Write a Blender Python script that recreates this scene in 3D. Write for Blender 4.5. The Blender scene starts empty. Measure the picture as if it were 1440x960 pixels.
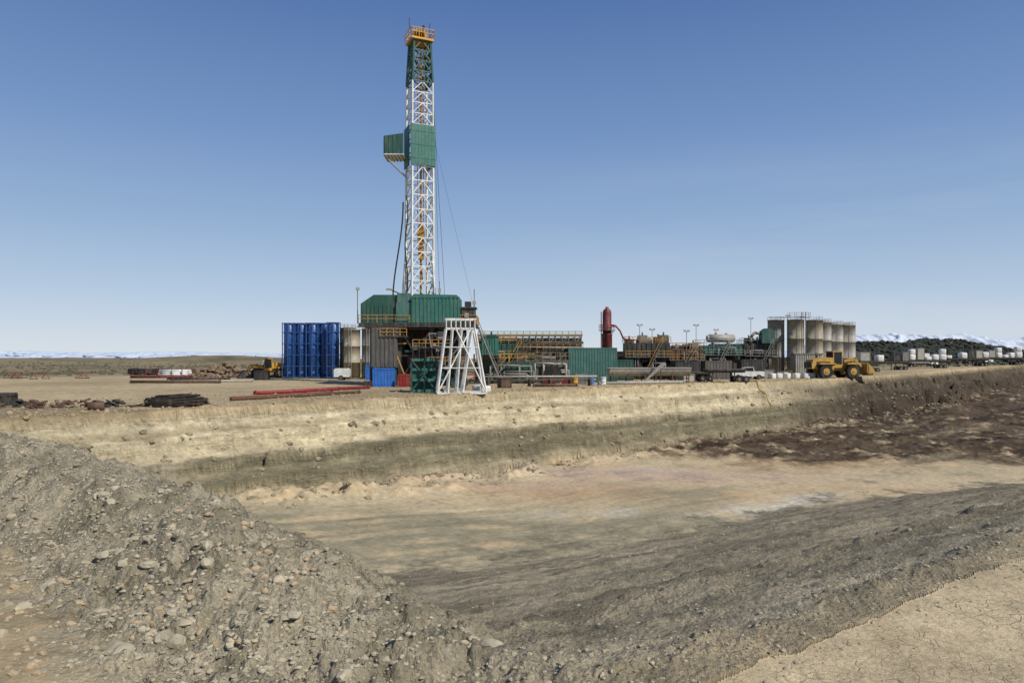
import bpy, math, random
import numpy as np
from mathutils import Vector, Matrix
random.seed(7)
sc=bpy.context.scene
R=math.radians
def s2l(c):
    return tuple(((v/255)/12.92 if v/255<=0.04045 else ((v/255+0.055)/1.055)**2.4) for v in c)
# ---------------- world / sun / camera ----------------
AZ=R(132); EL=R(44)
w=bpy.data.worlds.new("World"); sc.world=w; w.use_nodes=True
nt=w.node_tree; N=nt.nodes; L=nt.links
bg=N["Background"]; sky=N.new("ShaderNodeTexSky"); sky.sky_type='NISHITA'; sky.sun_disc=False
sky.sun_elevation=EL; sky.sun_rotation=AZ; sky.altitude=1800; sky.air_density=1.0; sky.dust_density=0.4; sky.ozone_density=1.6
STR=.08
tc=N.new("ShaderNodeTexCoord"); mp=N.new("ShaderNodeMapping"); mp.inputs['Scale'].default_value=(1.2,1.2,10); mp.inputs['Rotation'].default_value=(0,R(9),0)
nz=N.new("ShaderNodeTexNoise"); nz.inputs['Scale'].default_value=1.6; nz.inputs['Detail'].default_value=9; nz.inputs['Roughness'].default_value=.55
cr=N.new("ShaderNodeValToRGB"); cr.color_ramp.elements[0].position=.42; cr.color_ramp.elements[0].color=(0,0,0,1); cr.color_ramp.elements[1].position=.78; cr.color_ramp.elements[1].color=(.36,.36,.36,1)
sx_=N.new("ShaderNodeSeparateXYZ"); L.new(tc.outputs['Generated'],sx_.inputs[0])
hz=N.new("ShaderNodeValToRGB"); E=hz.color_ramp.elements
def cc(c): return tuple(v/STR for v in s2l(c))+(1,)
E[0].position=0.0;E[0].color=cc((214,222,231));E[1].position=1;E[1].color=cc((58,86,138))
for p,c in((.03,(205,216,230)),(.08,(184,203,225)),(.17,(152,180,214)),(.29,(120,152,200)),(.45,(86,120,176))):
    e=E.new(p);e.color=cc(c)
L.new(sx_.outputs['Z'],hz.inputs[0])
m0=N.new("ShaderNodeMixRGB");m0.inputs['Fac'].default_value=.88;L.new(sky.outputs[0],m0.inputs['Color1']);L.new(hz.outputs[0],m0.inputs['Color2'])
mk=N.new("ShaderNodeMapRange");mk.inputs[1].default_value=-.1;mk.inputs[2].default_value=.4;L.new(sx_.outputs['X'],mk.inputs[0])
mk2=N.new("ShaderNodeMapRange");mk2.inputs[1].default_value=.30;mk2.inputs[2].default_value=.10;L.new(sx_.outputs['Z'],mk2.inputs[0])
mu=N.new("ShaderNodeMath");mu.operation='MULTIPLY';L.new(mk.outputs[0],mu.inputs[0]);L.new(mk2.outputs[0],mu.inputs[1])
mu2=N.new("ShaderNodeMath");mu2.operation='MULTIPLY';L.new(mu.outputs[0],mu2.inputs[0])
mx=N.new("ShaderNodeMixRGB"); mx.inputs['Color2'].default_value=cc((222,228,236))
L.new(tc.outputs['Generated'],mp.inputs['Vector']); L.new(mp.outputs[0],nz.inputs['Vector']); L.new(nz.outputs['Fac'],cr.inputs[0]);L.new(cr.outputs[0],mu2.inputs[1])
L.new(mu2.outputs[0],mx.inputs['Fac']); L.new(m0.outputs[0],mx.inputs['Color1']); L.new(mx.outputs[0],bg.inputs['Color'])
bg.inputs['Strength'].default_value=STR
sd=bpy.data.lights.new("Sun",'SUN'); sd.energy=4.3; sd.angle=R(.5); sd.color=(1,.955,.88)
so=bpy.data.objects.new("Sun",sd); sc.collection.objects.link(so)
sdir=Vector((math.sin(AZ)*math.cos(EL),math.cos(AZ)*math.cos(EL),math.sin(EL)))
so.rotation_euler=sdir.to_track_quat('Z','Y').to_euler()
cd=bpy.data.cameras.new("Camera"); cam=bpy.data.objects.new("Camera",cd); sc.collection.objects.link(cam); sc.camera=cam
cam.location=(0,0,4); cam.rotation_euler=(R(90),0,0); cd.sensor_width=36; cd.lens=25; cd.shift_y=23/1440; cd.clip_end=40000; cd.clip_start=.1
sc.view_settings.view_transform='Standard'; sc.view_settings.look='None'; sc.view_settings.exposure=0
# ---------------- numpy noise ----------------
def _h(xi,yi,seed):
    h=(xi.astype(np.int64)*374761393+yi.astype(np.int64)*668265263+seed*1442695041)&0xffffffff
    h=((h^(h>>13))*1274126177)&0xffffffff
    h=((h^(h>>16))*2246822519)&0xffffffff
    return (h^(h>>15))/4294967296.0
def pn(x,y,seed=0):
    xi=np.floor(x); yi=np.floor(y); fx=x-xi; fy=y-yi
    u=fx*fx*fx*(fx*(fx*6-15)+10); v=fy*fy*fy*(fy*(fy*6-15)+10)
    def g(ax,ay):
        a=_h(xi+ax,yi+ay,seed)*6.2831853
        return np.cos(a)*(fx-ax)+np.sin(a)*(fy-ay)
    n0=g(0,0)*(1-u)+g(1,0)*u; n1=g(0,1)*(1-u)+g(1,1)*u
    return (n0*(1-v)+n1*v)*1.5
def fbm(x,y,o=4,seed=0,ridge=False,gain=.5):
    s=0;a=1;t=0
    for i in range(o):
        n=pn(x*2**i+i*17.3,y*2**i-i*9.1,seed+i)
        if ridge: n=1-2*np.abs(n)
        s=s+a*n;t+=a;a*=gain
    return s/t
def clods(x,y,cell,seed):
    wx=pn(x/cell*1.7,y/cell*1.7,seed+30)*.35;wy=pn(x/cell*1.7+9,y/cell*1.7,seed+31)*.35
    x=x/cell+wx;y=y/cell+wy; xi=np.floor(x);yi=np.floor(y); out=np.zeros_like(x)
    for dx in(-1,0,1):
        for dy in(-1,0,1):
            cx=xi+dx;cy=yi+dy
            r=.2+.5*_h(cx,cy,seed+5)**2
            px=cx+_h(cx,cy,seed);py=cy+_h(cx,cy,seed+1)
            ax=(x-px);ay=(y-py)
            d=(ax*ax*1.3+ay*ay)/(r*r)
            out=np.maximum(out,np.clip(1-d,0,1)**.7*r)
    return out*cell
def sst(a,b,x):
    t=np.clip((x-a)/(b-a),0,1); return t*t*(3-2*t)
def poly(x,y,P):
    P=np.array(P,float); best=np.full(x.shape,1e18); att=[np.zeros_like(x) for _ in range(P.shape[1]-2)]
    for i in range(len(P)-1):
        a=P[i];b=P[i+1]; dx,dy=b[0]-a[0],b[1]-a[1]; t=np.clip(((x-a[0])*dx+(y-a[1])*dy)/(dx*dx+dy*dy),0,1)
        d=(x-a[0]-t*dx)**2+(y-a[1]-t*dy)**2; m=d<best; best=np.where(m,d,best)
        for k in range(len(att)): att[k]=np.where(m,a[k+2]+t*(b[k+2]-a[k+2]),att[k])
    return np.sqrt(best),np.interp(x,P[:,0],P[:,1]),att
FAR=[(-300,40),(-60,40),(-33,46),(-24.4,57),(-8.7,73),(2.5,85),(31,111),(58,130),(92,159),(158,220),(300,330),(700,520)]
PILE=[(-300,120,1.2,2),(-60,47,1.4,2),(-30,33,1.9,2.2),(-12.8,17.8,1.95,2.2),(-7.1,12.9,1.85,1.9),(-4.1,9.7,1.6,1.9),(-2.2,8.1,1.28,2.3),(-.9,6.9,1.03,2.4),(.3,6.0,.85,2.0),(3,3.8,.85,1.5),(8,0,.85,1.5)]
RAMP=[(-60,-35.3),(1.6,6.4),(7.8,10.8),(40,32),(150,75),(700,120)]
def padz(x,y):
    return 1.8*sst(40,160,x)*(1-sst(260,420,y))
def smax(a,b,k):
    h=np.clip(.5+.5*(a-b)/k,0,1); return b*(1-h)+a*h+k*h*(1-h)
def terrain(x,y):
    r=np.hypot(x,y)
    wob=fbm(x*.12,y*.12,3,3)*1.3+fbm(x*.6,y*.6,2,5)*.45
    d,yy,_=poly(x,y,FAR); df=np.where(y<yy,d,-d)+wob*.7
    s=.8*x+.6*y;tt=-.6*x+.8*y
    right=sst(36,76,x)
    but=fbm(s*.16,tt*.03,3,15)
    gl=but*1.1+(1-right)*clods(s,tt,2.8,12)*.45+right*(clods(s,tt,2.6,13)*1.2+.4*fbm(s*.5,tt*.5,3,14))
    hp=padz(x,y)
    dd=np.clip(df+gl*sst(.1,1.5,df)*(1+.5*right),0,None)
    kk=1+.16*fbm(s*.05,df*0,2,16)
    e1=.35*fbm(s*.3,df*0+1,4,17);e2=.4*fbm(s*.35,df*0+7,4,18)
    d1=dd*kk+np.where(dd*kk<2.6,e1,e2)*sst(.9,1.6,dd)
    prof=np.interp(d1,[0,.12,.7,1.5,1.95,2.05,2.7,3.5,3.6,3.9,4.8,4.9,5.15,5.9,6.0,9,16],[0,.8,1.5,1.9,2.1,2.9,3.4,3.7,4.6,4.9,5.4,6.1,6.4,6.9,8.0,8.6,9.3])
    hfar=hp-prof*(1-.2*right)
    hfar=hfar+.22*np.exp(-((df+.7)/.5)**2)*np.clip(.3+1.6*fbm(x*.5,y*.5,3,31),-.3,1.5)
    wn=fbm(x*.5,y*.5,3,41)*.5+fbm(x*1.8,y*1.8,3,43)*.22
    d2,yn,(zc,wd)=poly(x,y,PILE); dp0=np.where(y>yn,d2,-d2)
    dp=dp0+wn*.7*(.4+.6*sst(0,4,np.abs(dp0)))
    d3,yr,_=poly(x,y,RAMP); dr0=np.where(y>yr,d3,-d3)
    dr=dr0+wn*(.45+.5*sst(0,4,np.abs(dr0)))
    out=np.clip(-dp,0,None)
    zpk=zc+.24*fbm(x*.4,y*.4,3,47)*sst(.95,1.3,zc)
    hpile=np.where(dp>0,zpk-np.interp(np.clip(dp,0,None),[0,.8,2,20,60],[0,.10,.75,12.6,40]),1+(zpk-1)*(1-sst(-.6,wd,out))/(1-sst(-.6,1,0)+0*wd)*np.where(out>=0,1,1))
    hpile=np.minimum(hpile,zpk)
    rid=.14*np.exp(-((dr-.45)/.35)**2)+.26*np.exp(-((dr-4.4)/.45)**2)+.2*np.exp(-((dr-6.9)/.4)**2)-.2*np.exp(-((dr-5.7)/.4)**2)+.3*np.exp(-((dr-12)/.8)**2)+.24*np.exp(-((dr-15)/.6)**2)-.3*np.exp(-((dr-13.6)/.5)**2)+.24*np.exp(-((dr-20)/1.0)**2)+.18*np.exp(-((dr-24)/.8)**2)
    al_=x*.83+y*.56
    hramp=np.where(dr>0,1-np.interp(np.clip(dr,0,None),[0,1,2,6,15,30,60],[0,.14,.42,2.05,5.3,9.1,12.5])+rid*(.9+.4*fbm(x*.2,y*.2,3,51))+.12*fbm(dr*.7,al_*.05,3,52),1.0)
    D=np.hypot(x-.6,y-6.0)+wn*.6
    hap=np.where((dp>0)&(dr>0),1-np.interp(D,[0,2,6,15,37,80],[0,.35,1.95,4.9,9.2,15])+.16*fbm(x*.4,y*.4,3,53),-50)
    hout=smax(hpile,hramp,.9)-.225*np.exp(-((hpile-hramp)/.5)**2)
    hin=smax(smax(hpile,hramp,.9),hap,.5)
    edge_=sst(0,.8,np.minimum(dp,dr));hnear=np.where((dp>0)&(dr>0),hin*edge_+(1-edge_)*np.minimum(hin,np.maximum(hpile,hramp)),hout)
    st=sst(-.6,.5,hpile-np.maximum(hramp,hap))
    dn=np.minimum(dp,dr)
    fl=np.interp(x,[-40,-20,0,30,60,110,160],[-5.9,-6.3,-7.8,-7.9,-7.4,-5.3,-3.2])
    fl=fl+fbm(x*.05,y*.05,3,61)*.3
    # scraped ridges left by the dozer on the near part of the floor
    fl=fl+.14*fbm((y*.83-x*.56)*.45,al_*.06,4,65)*sst(66,50,y)
    mudm=sst(76,94,y+10*fbm(x*.07,y*.07,5,71)+np.clip(x-20,-30,30)*.25)*sst(4,30,x+10*fbm(x*.1,y*.16,4,72))
    fl=fl+mudm*(.1+.9*np.clip(fbm(x*.1,y*.04,3,73),-.2,1)+.45*np.clip(fbm(x*.4,y*.35,4,75,True)-.1,0,1))
    fl=fl+np.exp(-((df-8)/2.6)**2)*np.clip(fbm(x*.25,y*.25,4,81)+.12,0,1)*2.2*(1-sst(-6,8,x)*.5)
    h=np.maximum(np.maximum(hfar,hnear),fl)
    inpit=(df>0)&(dn>0)
    sc1=sst(170,500,r)
    far=fbm(x*.004,y*.004,4,91)*3.0*sst(250,900,r)+fbm(x*.0011,y*.0011,3,93)*5*sst(800,2500,r)-2.0*sst(200,900,r)
    far=far+16*np.exp(-((np.abs(x-300)/85)**3+((y-520)/50)**2))*(1+.45*fbm(x*.015,y*.015,4,94))
    far=far+9*np.exp(-(((x+420)/170)**2+((y-1000)/90)**2))+7*np.exp(-(((x+900)/260)**2+((y-1500)/150)**2))+8*np.exp(-(((x-1400)/500)**2+((y-1900)/150)**2))
    far=far-.0036*np.clip(r-3000,0,None)
    h=h+far*sc1*np.where(y>0,1,.2)
    h=h+fbm(x*.35,y*.35,3,101)*.05*(r<400)
    return h,dict(df=df,dn=dn,dp=dp,dr=dr,wd=wd,st=st,prof=prof,inpit=inpit,fl=fl,mud=mudm,hfar=hfar,hnear=hnear,out=out,r=r,right=right,s=s,tt=tt,but=but,D=D)
def near_detail(x,y,h,f):
    r=f['r']; m=(r<60)
    xs=x[m];ys=y[m]
    st=f['st'][m];dp=f['dp'][m];dr=f['dr'][m];out=f['out'][m];wd=f['wd'][m]
    pilem=st*np.where(dp<=0,1-sst(.8,1.15,out/wd),1-sst(3,9,dp)*.5)
    rampm=(1-st)*np.where(dr>0,.6+.4*np.exp(-((dr-.5)/.6)**2)+.5*np.exp(-((dr-4.8)/1.2)**2)+.3*np.exp(-((dr-13)/2)**2),0)
    rampm=rampm*np.where(f['hnear'][m]>=f['fl'][m]-.3,1,0)*sst(0,.5,dr)
    wx=xs+fbm(xs*2,ys*2,3,109)*.3;wy=ys+fbm(xs*2+5,ys*2,3,110)*.3
    n1=-fbm(wx*1.0,wy*1.0,5,111,True,.5)*.16+fbm(xs*.7,ys*.7,3,113)*.16
    c1=clods(wx,wy,.62,121)*.36; c2=clods(wx,ys,.26,131)*.5; c3=clods(xs,ys,.12,141)*.6;c4=clods(xs,ys,.06,145)*.5
    fi=fbm(xs*8,ys*8,3,151,False,.55)*.03
    a=np.clip(pilem,0,1); b=np.clip(rampm,0,1)
    sc_=np.clip(1-(r[m]-35)/25,0,1)
    add=a*(n1+c1+c2+c3+c4+fi-.04)+b*(n1*.4+c2*.5+c3*.7+fi*.9+.03)+.006*fbm(xs*3,ys*3,3,161)
    h=h.copy(); h[m]+=add*sc_
    m2=(r>=30)&(r<260)&f['inpit']
    k=sst(30,55,r[m2])
    mw=f['mud'][m2];floorm=(f['fl'][m2]>=np.maximum(f['hfar'][m2],f['hnear'][m2]))
    foot=np.exp(-((f['df'][m2]-8)/3)**2)
    amp=np.where(floorm,.14+1.0*mw+.5*foot,.3+1.1*f['right'][m2])
    h[m2]+=k*amp*(fbm(x[m2]*.8,y[m2]*.8,4,171,False,.55)*.22+.16*clods(x[m2],y[m2],1.6,175))
    return h
# ---------------- polar ground sheet ----------------
radii=[1.2]
while radii[-1]<5: radii.append(radii[-1]*1.02)
while radii[-1]<30: radii.append(radii[-1]*1.0052)
while radii[-1]<125: radii.append(radii[-1]*1.0026)
while radii[-1]<260: radii.append(radii[-1]*1.0045)
while radii[-1]<600: radii.append(radii[-1]*1.012)
while radii[-1]<14000: radii.append(radii[-1]*1.05)
radii=np.array(radii)
ang=np.concatenate([np.linspace(-41,41,700),np.linspace(41,319,66)[1:-1]])
A,RR=np.meshgrid(np.radians(ang),radii)
X=RR*np.sin(A);Y=RR*np.cos(A)
nr,nc=X.shape
xf=X.ravel();yf=Y.ravel()
h,F=terrain(xf,yf)
h=near_detail(xf,yf,h,F)
def C(c): return np.array(s2l(c))
def mixc(a,b,t): return a*(1-t[:,None])+b*t[:,None]
def tile(c): return np.tile(C(c),(n,1))
n=len(xf)
n_lo=fbm(xf*.03,yf*.03,4,201);n_md=fbm(xf*.25,yf*.25,4,203);n_hi=fbm(xf*1.3,yf*1.3,3,205)
col=tile((184,165,130))
col=mixc(col,C((154,137,106)),np.clip(.35+1.4*n_lo+.4*n_md,0,1))
col=mixc(col,C((204,188,154)),np.clip(n_md*1.2,0,1)*.6)
col=mixc(col,C((132,117,90)),np.clip(fbm(xf*.05,yf*.5,4,207)*1.8,0,1)*.65*(F['df']<0))
col=mixc(col,C((136,121,93)),np.clip(n_hi*1.4,0,.5)*(F['df']<0))
edge_far=sst(150,205,yf-.25*xf+28*n_lo)
scr=mixc(tile((130,117,90)),C((90,84,65)),np.clip(.2+fbm(xf*.02,yf*.02,5,209)*1.8,0,1))
scr=mixc(scr,C((156,139,106)),np.clip(fbm(xf*.006,yf*.012,4,210)*1.6,0,.7))
col=mixc(col,scr,edge_far*(yf>60))
col=mixc(col,C((54,57,47)),np.clip(1.6*np.exp(-((np.abs(xf-300)/110)**3+((yf-505)/75)**2)),0,.95)*np.clip(.9+fbm(xf*.04,yf*.04,4,212)*.6,.3,1))
col=mixc(col,C((134,129,118)),sst(900,5000,F['r']))  # distance haze painted in: far plain fades to pale grey
lay=fbm(F['s']*.05,F['prof']*1.6,3,208)
W=np.clip(F['prof']+n_lo*.5+.6*fbm(F['s']*.07,F['s']*0,3,218)+.25*n_md,0,9)
def ramp_c(xs_,cs_): return np.stack([np.interp(W,xs_,[C(c)[k] for c in cs_]) for k in range(3)],1)
strata=ramp_c([0,.12,1.4,1.5,1.9,2.1,3.4,3.7,3.8,4.0,4.7,4.85,5.6,5.8,6.4,6.9,7.6,8.5],[(186,172,140),(211,197,164),(204,190,157),(180,165,133),(172,158,127),(206,192,158),(196,182,149),(184,170,139),(142,133,107),(114,108,86),(106,100,79),(136,127,102),(112,106,84),(142,133,107),(124,115,92),(154,143,116),(178,164,134),(180,166,135)])
rt=sst(36,66,xf+12*n_lo)
dk=ramp_c([0,.4,1.0,1.6,2.2,3.0,3.2,4.4,4.6,5.4,8],[(140,127,103),(104,94,77),(122,110,90),(84,75,62),(106,95,79),(72,64,54),(94,84,71),(80,71,60),(65,57,49),(84,74,62),(70,61,51)])
strata=strata*(1-rt[:,None])+dk*rt[:,None]
strata=strata*np.clip(1+.25*lay+.15*F['but']+.2*n_md+.14*n_hi,.6,1.3)[:,None]
wallm=sst(0,.25,F['df'])*(F['dn']>0)
col=mixc(col,strata,wallm)
fl=tile((186,169,136))
fl=mixc(fl,C((192,167,131)),np.clip(.2+1.6*fbm(xf*.05,yf*.12,4,221),0,1))
g=lambda cx,cy,sx,sy:np.exp(-(((xf-cx)/sx)**2+((yf-cy)/sy)**2))
brk=.8+n_md*1.6+n_hi*.7
al=xf*.83+yf*.56;ac_=-xf*.56+yf*.83
fl=mixc(fl,C((180,154,138)),np.clip(.9*(g(15,72,14,4)+.7*g(4,64,8,3))*(1+n_md*2),0,.85))
fl=mixc(fl,C((192,156,114)),np.clip(.7*(g(10,62,12,3)+g(34,80,10,4))*(1+n_md*2),0,.6))
scrape=fbm(al*.05,ac_*.6,4,236)
fl=mixc(fl,C((136,130,106)),np.clip(sst(64,46,yf+24*n_lo+10*n_md)*(.75+1.2*n_md+1.4*scrape),0,.95))
fl=mixc(fl,C((146,136,111)),np.clip(n_hi*.8+n_md*1.3+scrape*.8-.1,0,.6))
u_=(xf-22)*.83+(yf-58)*.56;v_=-(xf-22)*.56+(yf-58)*.83
fl=mixc(fl,C((206,200,185)),np.clip(1.3*np.exp(-((u_/7)**2+(v_/1.7)**2))*brk+.4*(g(6,54,6,2.0)+.8*g(14,75,7,2))*brk-.1,0,.75))
mudc=mixc(tile((92,77,61)),C((112,96,77)),np.clip(.1+1.6*fbm(xf*.05,yf*.12,3,231),0,1))
mudc=mixc(mudc,C((60,50,39)),np.clip(fbm(xf*.12,yf*.3,4,233)*2+.15,0,1))
mudc=mixc(mudc,C((154,140,114)),np.clip(fbm(al*.03,ac_*.25,4,237)*1.8-.3,0,.75))
mud_c=np.clip(F['mud']*1.5+F['mud']*n_md*2.5+F['mud']*n_hi,0,1)
fl=mixc(fl,mudc,mud_c)
flm=np.clip(sst(-.25,.25,F['fl']-np.maximum(F['hfar'],F['hnear'])+.5*n_md),0,1)
col=mixc(col,fl,flm*F['inpit'])
streakR=fbm(F['dr']*.8,al*.05,4,243)
rampc=mixc(tile((168,156,130)),C((132,123,102)),np.clip(.45+1.0*n_md+.6*n_hi+1.9*streakR,0,1))
rampc=mixc(rampc,C((190,177,149)),np.clip(np.exp(-((F['dr']-.8)/.7)**2)*.9+.5*np.exp(-((F['dr']-6)/1.0)**2)-2.2*streakR+n_hi*.5-.25,0,1)*.75)
rampc=mixc(rampc,C((120,108,91)),sst(10,38,xf)*.55)
nm=np.clip(sst(-.55,.35,F['hnear']-F['fl']+1.3*n_md+.6*n_hi)*(F['hnear']>F['hfar']),0,1)*(F['dn']>0)
col=mixc(col,rampc,nm)
nearm=(F['dn']<=.9)*(F['hnear']>=F['hfar']-.01)*(yf<120)*sst(.8,-.6,F['dn']+.6*n_hi+.6*n_md)
soil=mixc(tile((176,157,122)),C((150,134,104)),np.clip(.4+n_md+.5*n_hi,0,1))
soil=mixc(soil,C((192,174,140)),sst(0,3,xf)*.85)
soil=mixc(soil,C((160,144,114)),np.clip(n_md*1.6,0,.6)*sst(0,3,xf))
col=mixc(col,soil,nearm.astype(float))
pm=F['st']*np.where(F['dp']<=0,1-sst(.8,1.25,(F['out']+n_hi*.5+n_md*.4)/F['wd']),1)*(yf<60)
pm=pm*((F['dn']>0)|(F['dp']<=.3))
pilec=mixc(tile((178,167,141)),C((142,134,111)),np.clip(.4+1.5*n_hi+n_md,0,1))
pilec=mixc(pilec,C((196,184,158)),np.clip(fbm(xf*5,yf*5,2,241)*1.2,0,.5))
col=mixc(col,pilec,np.clip(pm,0,1)*((F['df']>3)|(F['dn']<=0)))
crack=(F['dn']<=0).astype(float)*(yf<120)*sst(-.3,1.0,xf)*sst(.1,-.5,F['dr'])
rough_m=np.clip(pm+nm+(.14+.7*mud_c)*flm+(.2+.7*rt)*wallm*(1-flm)+.25*(F['df']<0),0,1)
wallA=wallm*(1-flm)*(1-nm)*(F['hfar']>=F['hnear'])*(1-.4*rt)
wet=mud_c*flm*F['inpit']
co=np.clip(col,0.01,.9)
verts=np.stack([xf,yf,h],1)
verts=np.vstack([verts,[0,0,1.0]])
co=np.vstack([co,[.3,.26,.2]])
crack,rough_m,wet,wallA=[np.append(a,0.) for a in(crack,rough_m,wet,wallA)]
i=np.arange(nr-1)[:,None];j=np.arange(nc)[None,:];j2=(j+1)%nc
q=np.stack([i*nc+j,i*nc+j2,(i+1)*nc+j2,(i+1)*nc+j],-1).reshape(-1,4)[:,::-1]
t=np.stack([np.full(nc,nr*nc),(np.arange(nc)+1)%nc,np.arange(nc)],-1)[:,::-1]
me=bpy.data.meshes.new("ground"); nq=len(q);ntri=len(t)
me.vertices.add(len(verts)); me.vertices.foreach_set("co",verts.astype(np.float32).ravel())
me.loops.add(nq*4+ntri*3); me.loops.foreach_set("vertex_index",np.concatenate([q.ravel(),t.ravel()]).astype(np.int32))
me.polygons.add(nq+ntri)
ls=np.concatenate([np.arange(nq)*4,nq*4+np.arange(ntri)*3]).astype(np.int32)
me.polygons.foreach_set("loop_start",ls)
me.polygons.foreach_set("use_smooth",np.ones(nq+ntri,bool))
me.update(calc_edges=True)
ca=me.color_attributes.new("Col",'FLOAT_COLOR','POINT')
ca.data.foreach_set("color",np.hstack([co,np.ones((len(co),1))]).astype(np.float32).ravel())
for nme,arr in(("crack",crack),("clod",rough_m),("wet",wet),("wall",wallA)):
    at=me.attributes.new(nme,'FLOAT','POINT'); at.data.foreach_set("value",arr.astype(np.float32))
ground=bpy.data.objects.new("ground",me); sc.collection.objects.link(ground); ground["kind"]="structure"
ground["label"]="excavated drilling pad earth with open pit and desert plain"
gm=bpy.data.materials.new("earth"); gm.use_nodes=True; nt=gm.node_tree;N=nt.nodes;L=nt.links;B=N["Principled BSDF"]
B.inputs['Specular IOR Level'].default_value=.12
geo=N.new("ShaderNodeNewGeometry")
def noise(scale,det=5,rough=.6,vec=None):
    a=N.new("ShaderNodeTexNoise");a.inputs['Scale'].default_value=scale;a.inputs['Detail'].default_value=det;a.inputs['Roughness'].default_value=rough;L.new(vec or geo.outputs['Position'],a.inputs['Vector']);return a.outputs['Fac']
def mrange(x,a,b,c,d):
    m=N.new("ShaderNodeMapRange");m.inputs[1].default_value=a;m.inputs[2].default_value=b;m.inputs[3].default_value=c;m.inputs[4].default_value=d;L.new(x,m.inputs[0]);return m.outputs[0]
def math_(op,a,b):
    m=N.new("ShaderNodeMath");m.operation=op
    for k,v in((0,a),(1,b)):
        if isinstance(v,(int,float)): m.inputs[k].default_value=v
        else: L.new(v,m.inputs[k])
    return m.outputs[0]
def attr(nm_):
    a=N.new("ShaderNodeAttribute");a.attribute_name=nm_;return a
at=attr("Col");ac=attr("crack").outputs['Fac'];ad=attr("clod").outputs['Fac'];aw=attr("wet").outputs['Fac'];awl=attr("wall").outputs['Fac']
L.new(math_('SUBTRACT',.97,math_('MULTIPLY',aw,mrange(noise(.16,3),.58,.64,.0,.5))),B.inputs['Roughness'])
v1=mrange(noise(2.2,5,.7),.3,.7,.76,1.22); v2=mrange(noise(24,3,.75),.3,.7,.76,1.22); v3=mrange(noise(.35,2,.6),.3,.7,.9,1.1)
vv=math_('MULTIPLY',math_('MULTIPLY',v1,v2),v3)
wv=N.new("ShaderNodeVectorMath");wv.operation='MULTIPLY';wv.inputs[1].default_value=(.4,.4,2.2);L.new(geo.outputs['Position'],wv.inputs[0])
bed=noise(1.0,5,.66,wv.outputs[0])
bedc=mrange(bed,.34,.66,.78,1.13)
vv=math_('MULTIPLY',vv,math_('ADD',math_('MULTIPLY',awl,math_('SUBTRACT',bedc,1)),1))
dn_=N.new("ShaderNodeTexNoise");dn_.inputs['Scale'].default_value=5;dn_.inputs['Detail'].default_value=2;L.new(geo.outputs['Position'],dn_.inputs['Vector'])
va=N.new("ShaderNodeVectorMath");va.operation='MULTIPLY_ADD';va.inputs[1].default_value=(.16,.16,0);L.new(dn_.outputs['Color'],va.inputs[0]);L.new(geo.outputs['Position'],va.inputs[2])
vz=N.new("ShaderNodeVectorMath");vz.operation='MULTIPLY';vz.inputs[1].default_value=(1,1,0);L.new(va.outputs[0],vz.inputs[0])
def vor(scale,w0,w1,vec):
    vo=N.new("ShaderNodeTexVoronoi");vo.feature='DISTANCE_TO_EDGE';vo.inputs['Scale'].default_value=scale;L.new(vec,vo.inputs['Vector'])
    return mrange(vo.outputs['Distance'],w0,w1,1,0)
pat=mrange(noise(.9,3),.40,.58,.25,1)
ck0=math_('MAXIMUM',vor(5.2,.005,.05,vz.outputs[0]),math_('MULTIPLY',vor(14,.0,.06,vz.outputs[0]),.4))
ck=math_('MULTIPLY',ck0,math_('MULTIPLY',ac,pat))
vv2=math_('MULTIPLY',vv,math_('SUBTRACT',1,math_('MULTIPLY',ck,.42)))
mm=N.new("ShaderNodeVectorMath");mm.operation='SCALE';L.new(at.outputs['Color'],mm.inputs[0]);L.new(vv2,mm.inputs['Scale']);L.new(mm.outputs[0],B.inputs['Base Color'])
vc=N.new("ShaderNodeTexVoronoi");vc.inputs['Scale'].default_value=16;L.new(geo.outputs['Position'],vc.inputs['Vector'])
vc2=N.new("ShaderNodeTexVoronoi");vc2.inputs['Scale'].default_value=2.2;L.new(va.outputs[0],vc2.inputs['Vector'])
hh=math_('ADD',math_('MULTIPLY',noise(11,5,.75),.15),math_('MULTIPLY',math_('MULTIPLY',vc.outputs['Distance'],ad),-.05))
hh=math_('ADD',hh,math_('MULTIPLY',math_('MULTIPLY',vc2.outputs['Distance'],ad),-.14))
hh=math_('ADD',hh,math_('MULTIPLY',noise(1.5,4,.65),.28))
hh=math_('SUBTRACT',hh,math_('MULTIPLY',ck,.035))
hh=math_('MULTIPLY',hh,mrange(ad,0,1,.2,1.0))
hh=math_('ADD',hh,math_('MULTIPLY',awl,math_('MULTIPLY',bed,.85)))
bp=N.new("ShaderNodeBump");bp.inputs['Strength'].default_value=.9;bp.inputs['Distance'].default_value=1.0
L.new(hh,bp.inputs['Height']);L.new(bp.outputs[0],B.inputs['Normal'])
me.materials.append(gm)
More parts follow.
